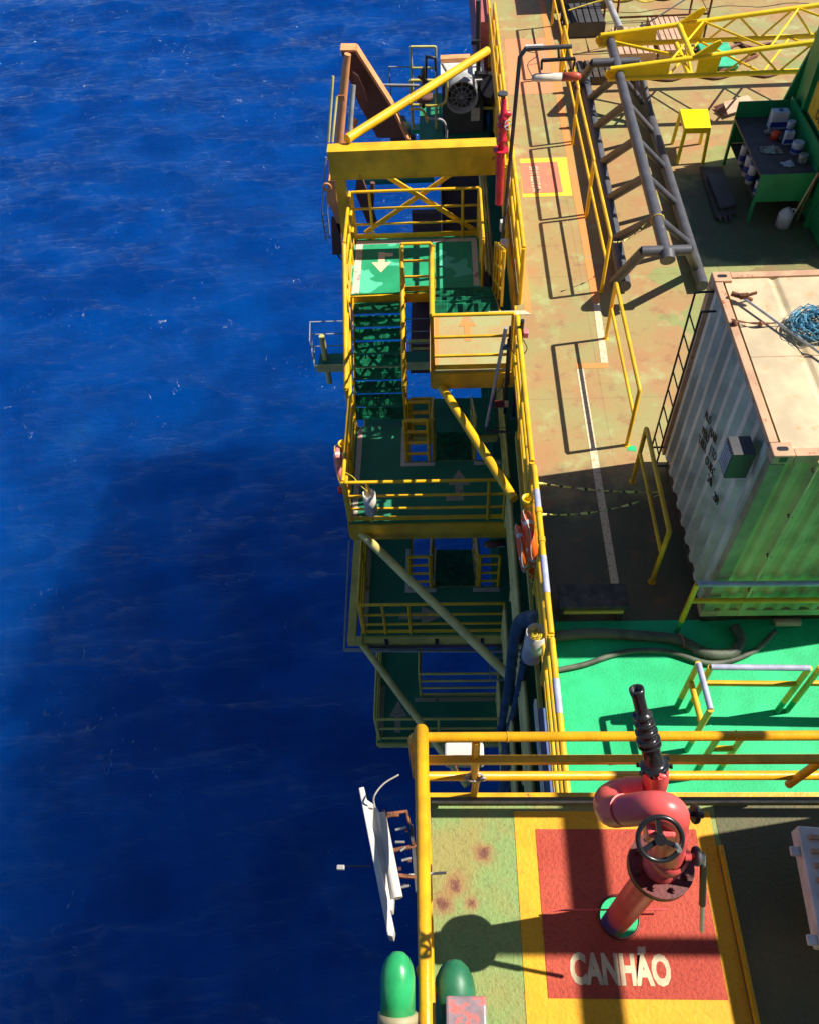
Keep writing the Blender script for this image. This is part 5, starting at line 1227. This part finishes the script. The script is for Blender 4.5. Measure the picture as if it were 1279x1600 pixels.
m = MB(); m.tube([Z(600, 1272, za_), Z(622, 1270, za_), Z(635, 1268, za_-.03), Z(640, 1288, za_-.03)], .010, 8); m.tube([Z(600, 1276, za_), Z(624, 1274, za_)], .010, 8); m.build('bracket_arm', 'rustwire', t)
for a, b, c, d in ((618, 1297, 635, 1293), (618, 1316, 633, 1316), (626, 1330, 634, 1324), (628, 1345, 643, 1341), (622, 1388, 640, 1384)): MB().tube([Z(a, b, za_), Z(c, d, za_)], .008, 8).build('bolt', 'galv', t)
for a, b in ((625, 1358), (636, 1298), (600, 1268), (632, 1385), (646, 1318), (640, 1345)): MB().obox(Z(a, b, za_-.01), V(.009, 0, .003), V(0, .010, 0), V(0, 0, .010)).build('nut', 'rustwire', t)
for p_, q_ in (((612, 1330), (652, 1322)), ((619, 1368), (655, 1372))): MB().bar(Z(*p_, za_-.02), Z(*q_, za_-.04), .02, .03).build('bracket_arm', 'rustwire', t)
MB().bar(Z(643, 1290, za_-.05), Z(652, 1395, za_-.05), .02, .05).build('back_rail', 'darkgrey', t)
MB().tube([Z(640, 1368, za_-.2), Z(697, 1364, za_-.2)], .009, 8).build('cable_end', 'cream', t)
MB().tube(smooth([Z(586, 1262, za_+.05), Z(585, 1245, za_+.15), Z(600, 1225, za_+.2), Z(623, 1211, za_+.25)], 6), .0055, 8).build('cable', 'cream', t)
MB().obox(Z(533, 1356, za_-.2), V(.025, 0, 0), V(0, .015, 0), V(0, 0, .015)).build('small_head', 'grey', t, .006)
MB().tube([Z(540, 1354, za_-.2), Z(580, 1354, za_-.2)], .005, 6).build('thin_rod', 'darkgrey', t)
# green goosenecks and rusty block
def vent(label, px, pz, zt_, s=1.0, mat='greenpipe'):
    c = Z(px, pz, zt_); t = thing('dome_vent', label, 'vent', c); ax = V(0, .93, .36).normalized()
    MB().lathe(c-ax*.12*s, ax, [(-.10*s, 0), (-.10*s, .090*s), (.10*s, .090*s), (.15*s, .081*s), (.19*s, .060*s), (.215*s, .032*s), (.222*s, 0)], 26).build('cap', mat, t)
    MB().lathe(c-ax*.12*s, ax, [(-.12*s, .05*s), (-.12*s, .104*s), (-.07*s, .104*s), (-.065*s, .08*s)], 26).build('cap_rim', 'contpost', t)
    MB().tube(smooth([c-ax*.20*s, c-ax*.42*s, c-ax*.55*s+V(0, 0, -.12), c-ax*.6*s+V(0, 0, -.5), c-ax*.6*s+V(0, 0, -1.6)], 5), .055*s, 18).build('pipe', mat, t)
    return t
vent('green domed vent outside the amber railing', 622, 1520, 4.2, .98)
vent('shaded green domed vent inside the amber railing', 710, 1540, 3.3, 1.4, 'ventshade')
c = Z(728, 1590, 3.55)
tag(MB().obox(c, V(.115, 0, 0), V(0, .10, 0), V(0, 0, .06)).build('rusty_block', paint('rusty_grey', (.30, .22, .25), .4, rust=.75, scale=9, rustc=(.35, .09, .08)), None, .015), 'worn pinkish metal block at the bottom edge', 'block')
# louvred box at the right
t = thing('louvre_box', 'white rusty louvred box at the right edge of the platform', 'vent box', (2.55, 1.3, CZ))
a0, a1, a2 = Z(1246, 1290, 3.5), Z(1284, 1264, 3.5), Z(1283, 1478, 3.5)
c0 = V(a0.x, a0.y, 0); dY = V(a2.x-a0.x, a2.y-a0.y, 0).normalized(); dX = V(-dY.y, dY.x, 0); dX = dX if dX.x > 0 else -dX
def bxp(u0, u1, v0, v1, z0, z1, name, mat, par=t, bev=.0):
    P4 = [c0+dX*u0+dY*v0, c0+dX*u1+dY*v0, c0+dX*u1+dY*v1, c0+dX*u0+dY*v1]; return MB().slab([V(p.x, p.y, z0) for p in P4][::-1], (0, 0, z1-z0)).build(name, mat, par, bev)
Ls = (V(a2.x-a0.x, a2.y-a0.y, 0)).length
bxp(0, .6, 0, Ls, CZ+.36, 3.5, 'casing', 'white', bev=.01)
for k in range(7): bxp(.05, .6, .06+k*.085, .085+k*.085, 3.501, 3.53, 'louvre', 'contedge')
for k in (.15, .95*Ls): bxp(-.06, -.001, k-.03, k+.03, 3.44, 3.47, 'lug', 'white', bev=.008)
# deckhouse and high pipework right of the camera, seen by their shadows
tag(MB().box(3.35, 5.6, .80, 1.95, CZ+.01, 5.10).build('deck_locker', 'greenpaint', None, .02), 'tall green locker standing right of the platform', 'locker')
tag(MB().tube([(4.86, -3, 8.0), (4.86, 3.2, 8.0)], .115, 14).build('high_pipe', 'yellow'), 'high yellow pipe running beside the tower', 'pipe')
tag(MB().tube([(3.4, 1.62, 8.0), (8, 1.62, 8.0)], .06, 12).build('high_pipe', 'yellow'), 'high yellow handrail crossing beside the tower', 'pipe')

tag(MB().box(-3.2, 9, -9, -1.6, -2, 17).build('sky_block_tower', 'darkgrey'), 'unseen dark tower block added behind the camera to cut skylight', 'tower')  # out of view, added to shut off skylight from behind
for k, (ya_, za_, n_) in enumerate(((11.25, 0, 'upper'),)):
    railing('stair_railing', 'narrow ladder-like railing below the gap between the stair lanes', [(-.70, 11.25, -3.35), (-.30, 11.25, -3.35)], (1.1, .80, .50, .2), 1, .034, group=RG, kick=0)
sheet('orange_patch', [(3.62, 8.75), (4.3, 8.72), (4.3, 9.4), (3.66, 9.42)], .004, 'lineorange')
sheet('mint_patch', [(2.62, 7.92), (2.74, 7.90), (2.75, 8.0), (2.63, 8.02)], .004, 'greendeck')

struct(MB().box(-1.05, 1.07, 18.7, 25, -8.45, -8.3).build('lowest_floor', 'oxide'))
tag(MB().box(-.9, 1.07, 21.9, 22.1, -8.29, -5.0).build('lower_wall', 'brown_st'), 'brown wall glimpsed deep between the stair lanes', 'wall')
railing('stair_railing', 'deep railing glimpsed between the stair lanes', [(-1.0, 18.75, -8.3), (1.05, 18.75, -8.3)], (1.1, .8, .5, .2), .7, .05, 'olive_y', group=RG)
for x_ in (.35, 1.75, 2.7):
    MB().torus((x_, yr, zt), (1, 0, 0), .031, .004, 20, 6).build('weld_bead', 'amber', bpy.data.objects['guard_railing'])
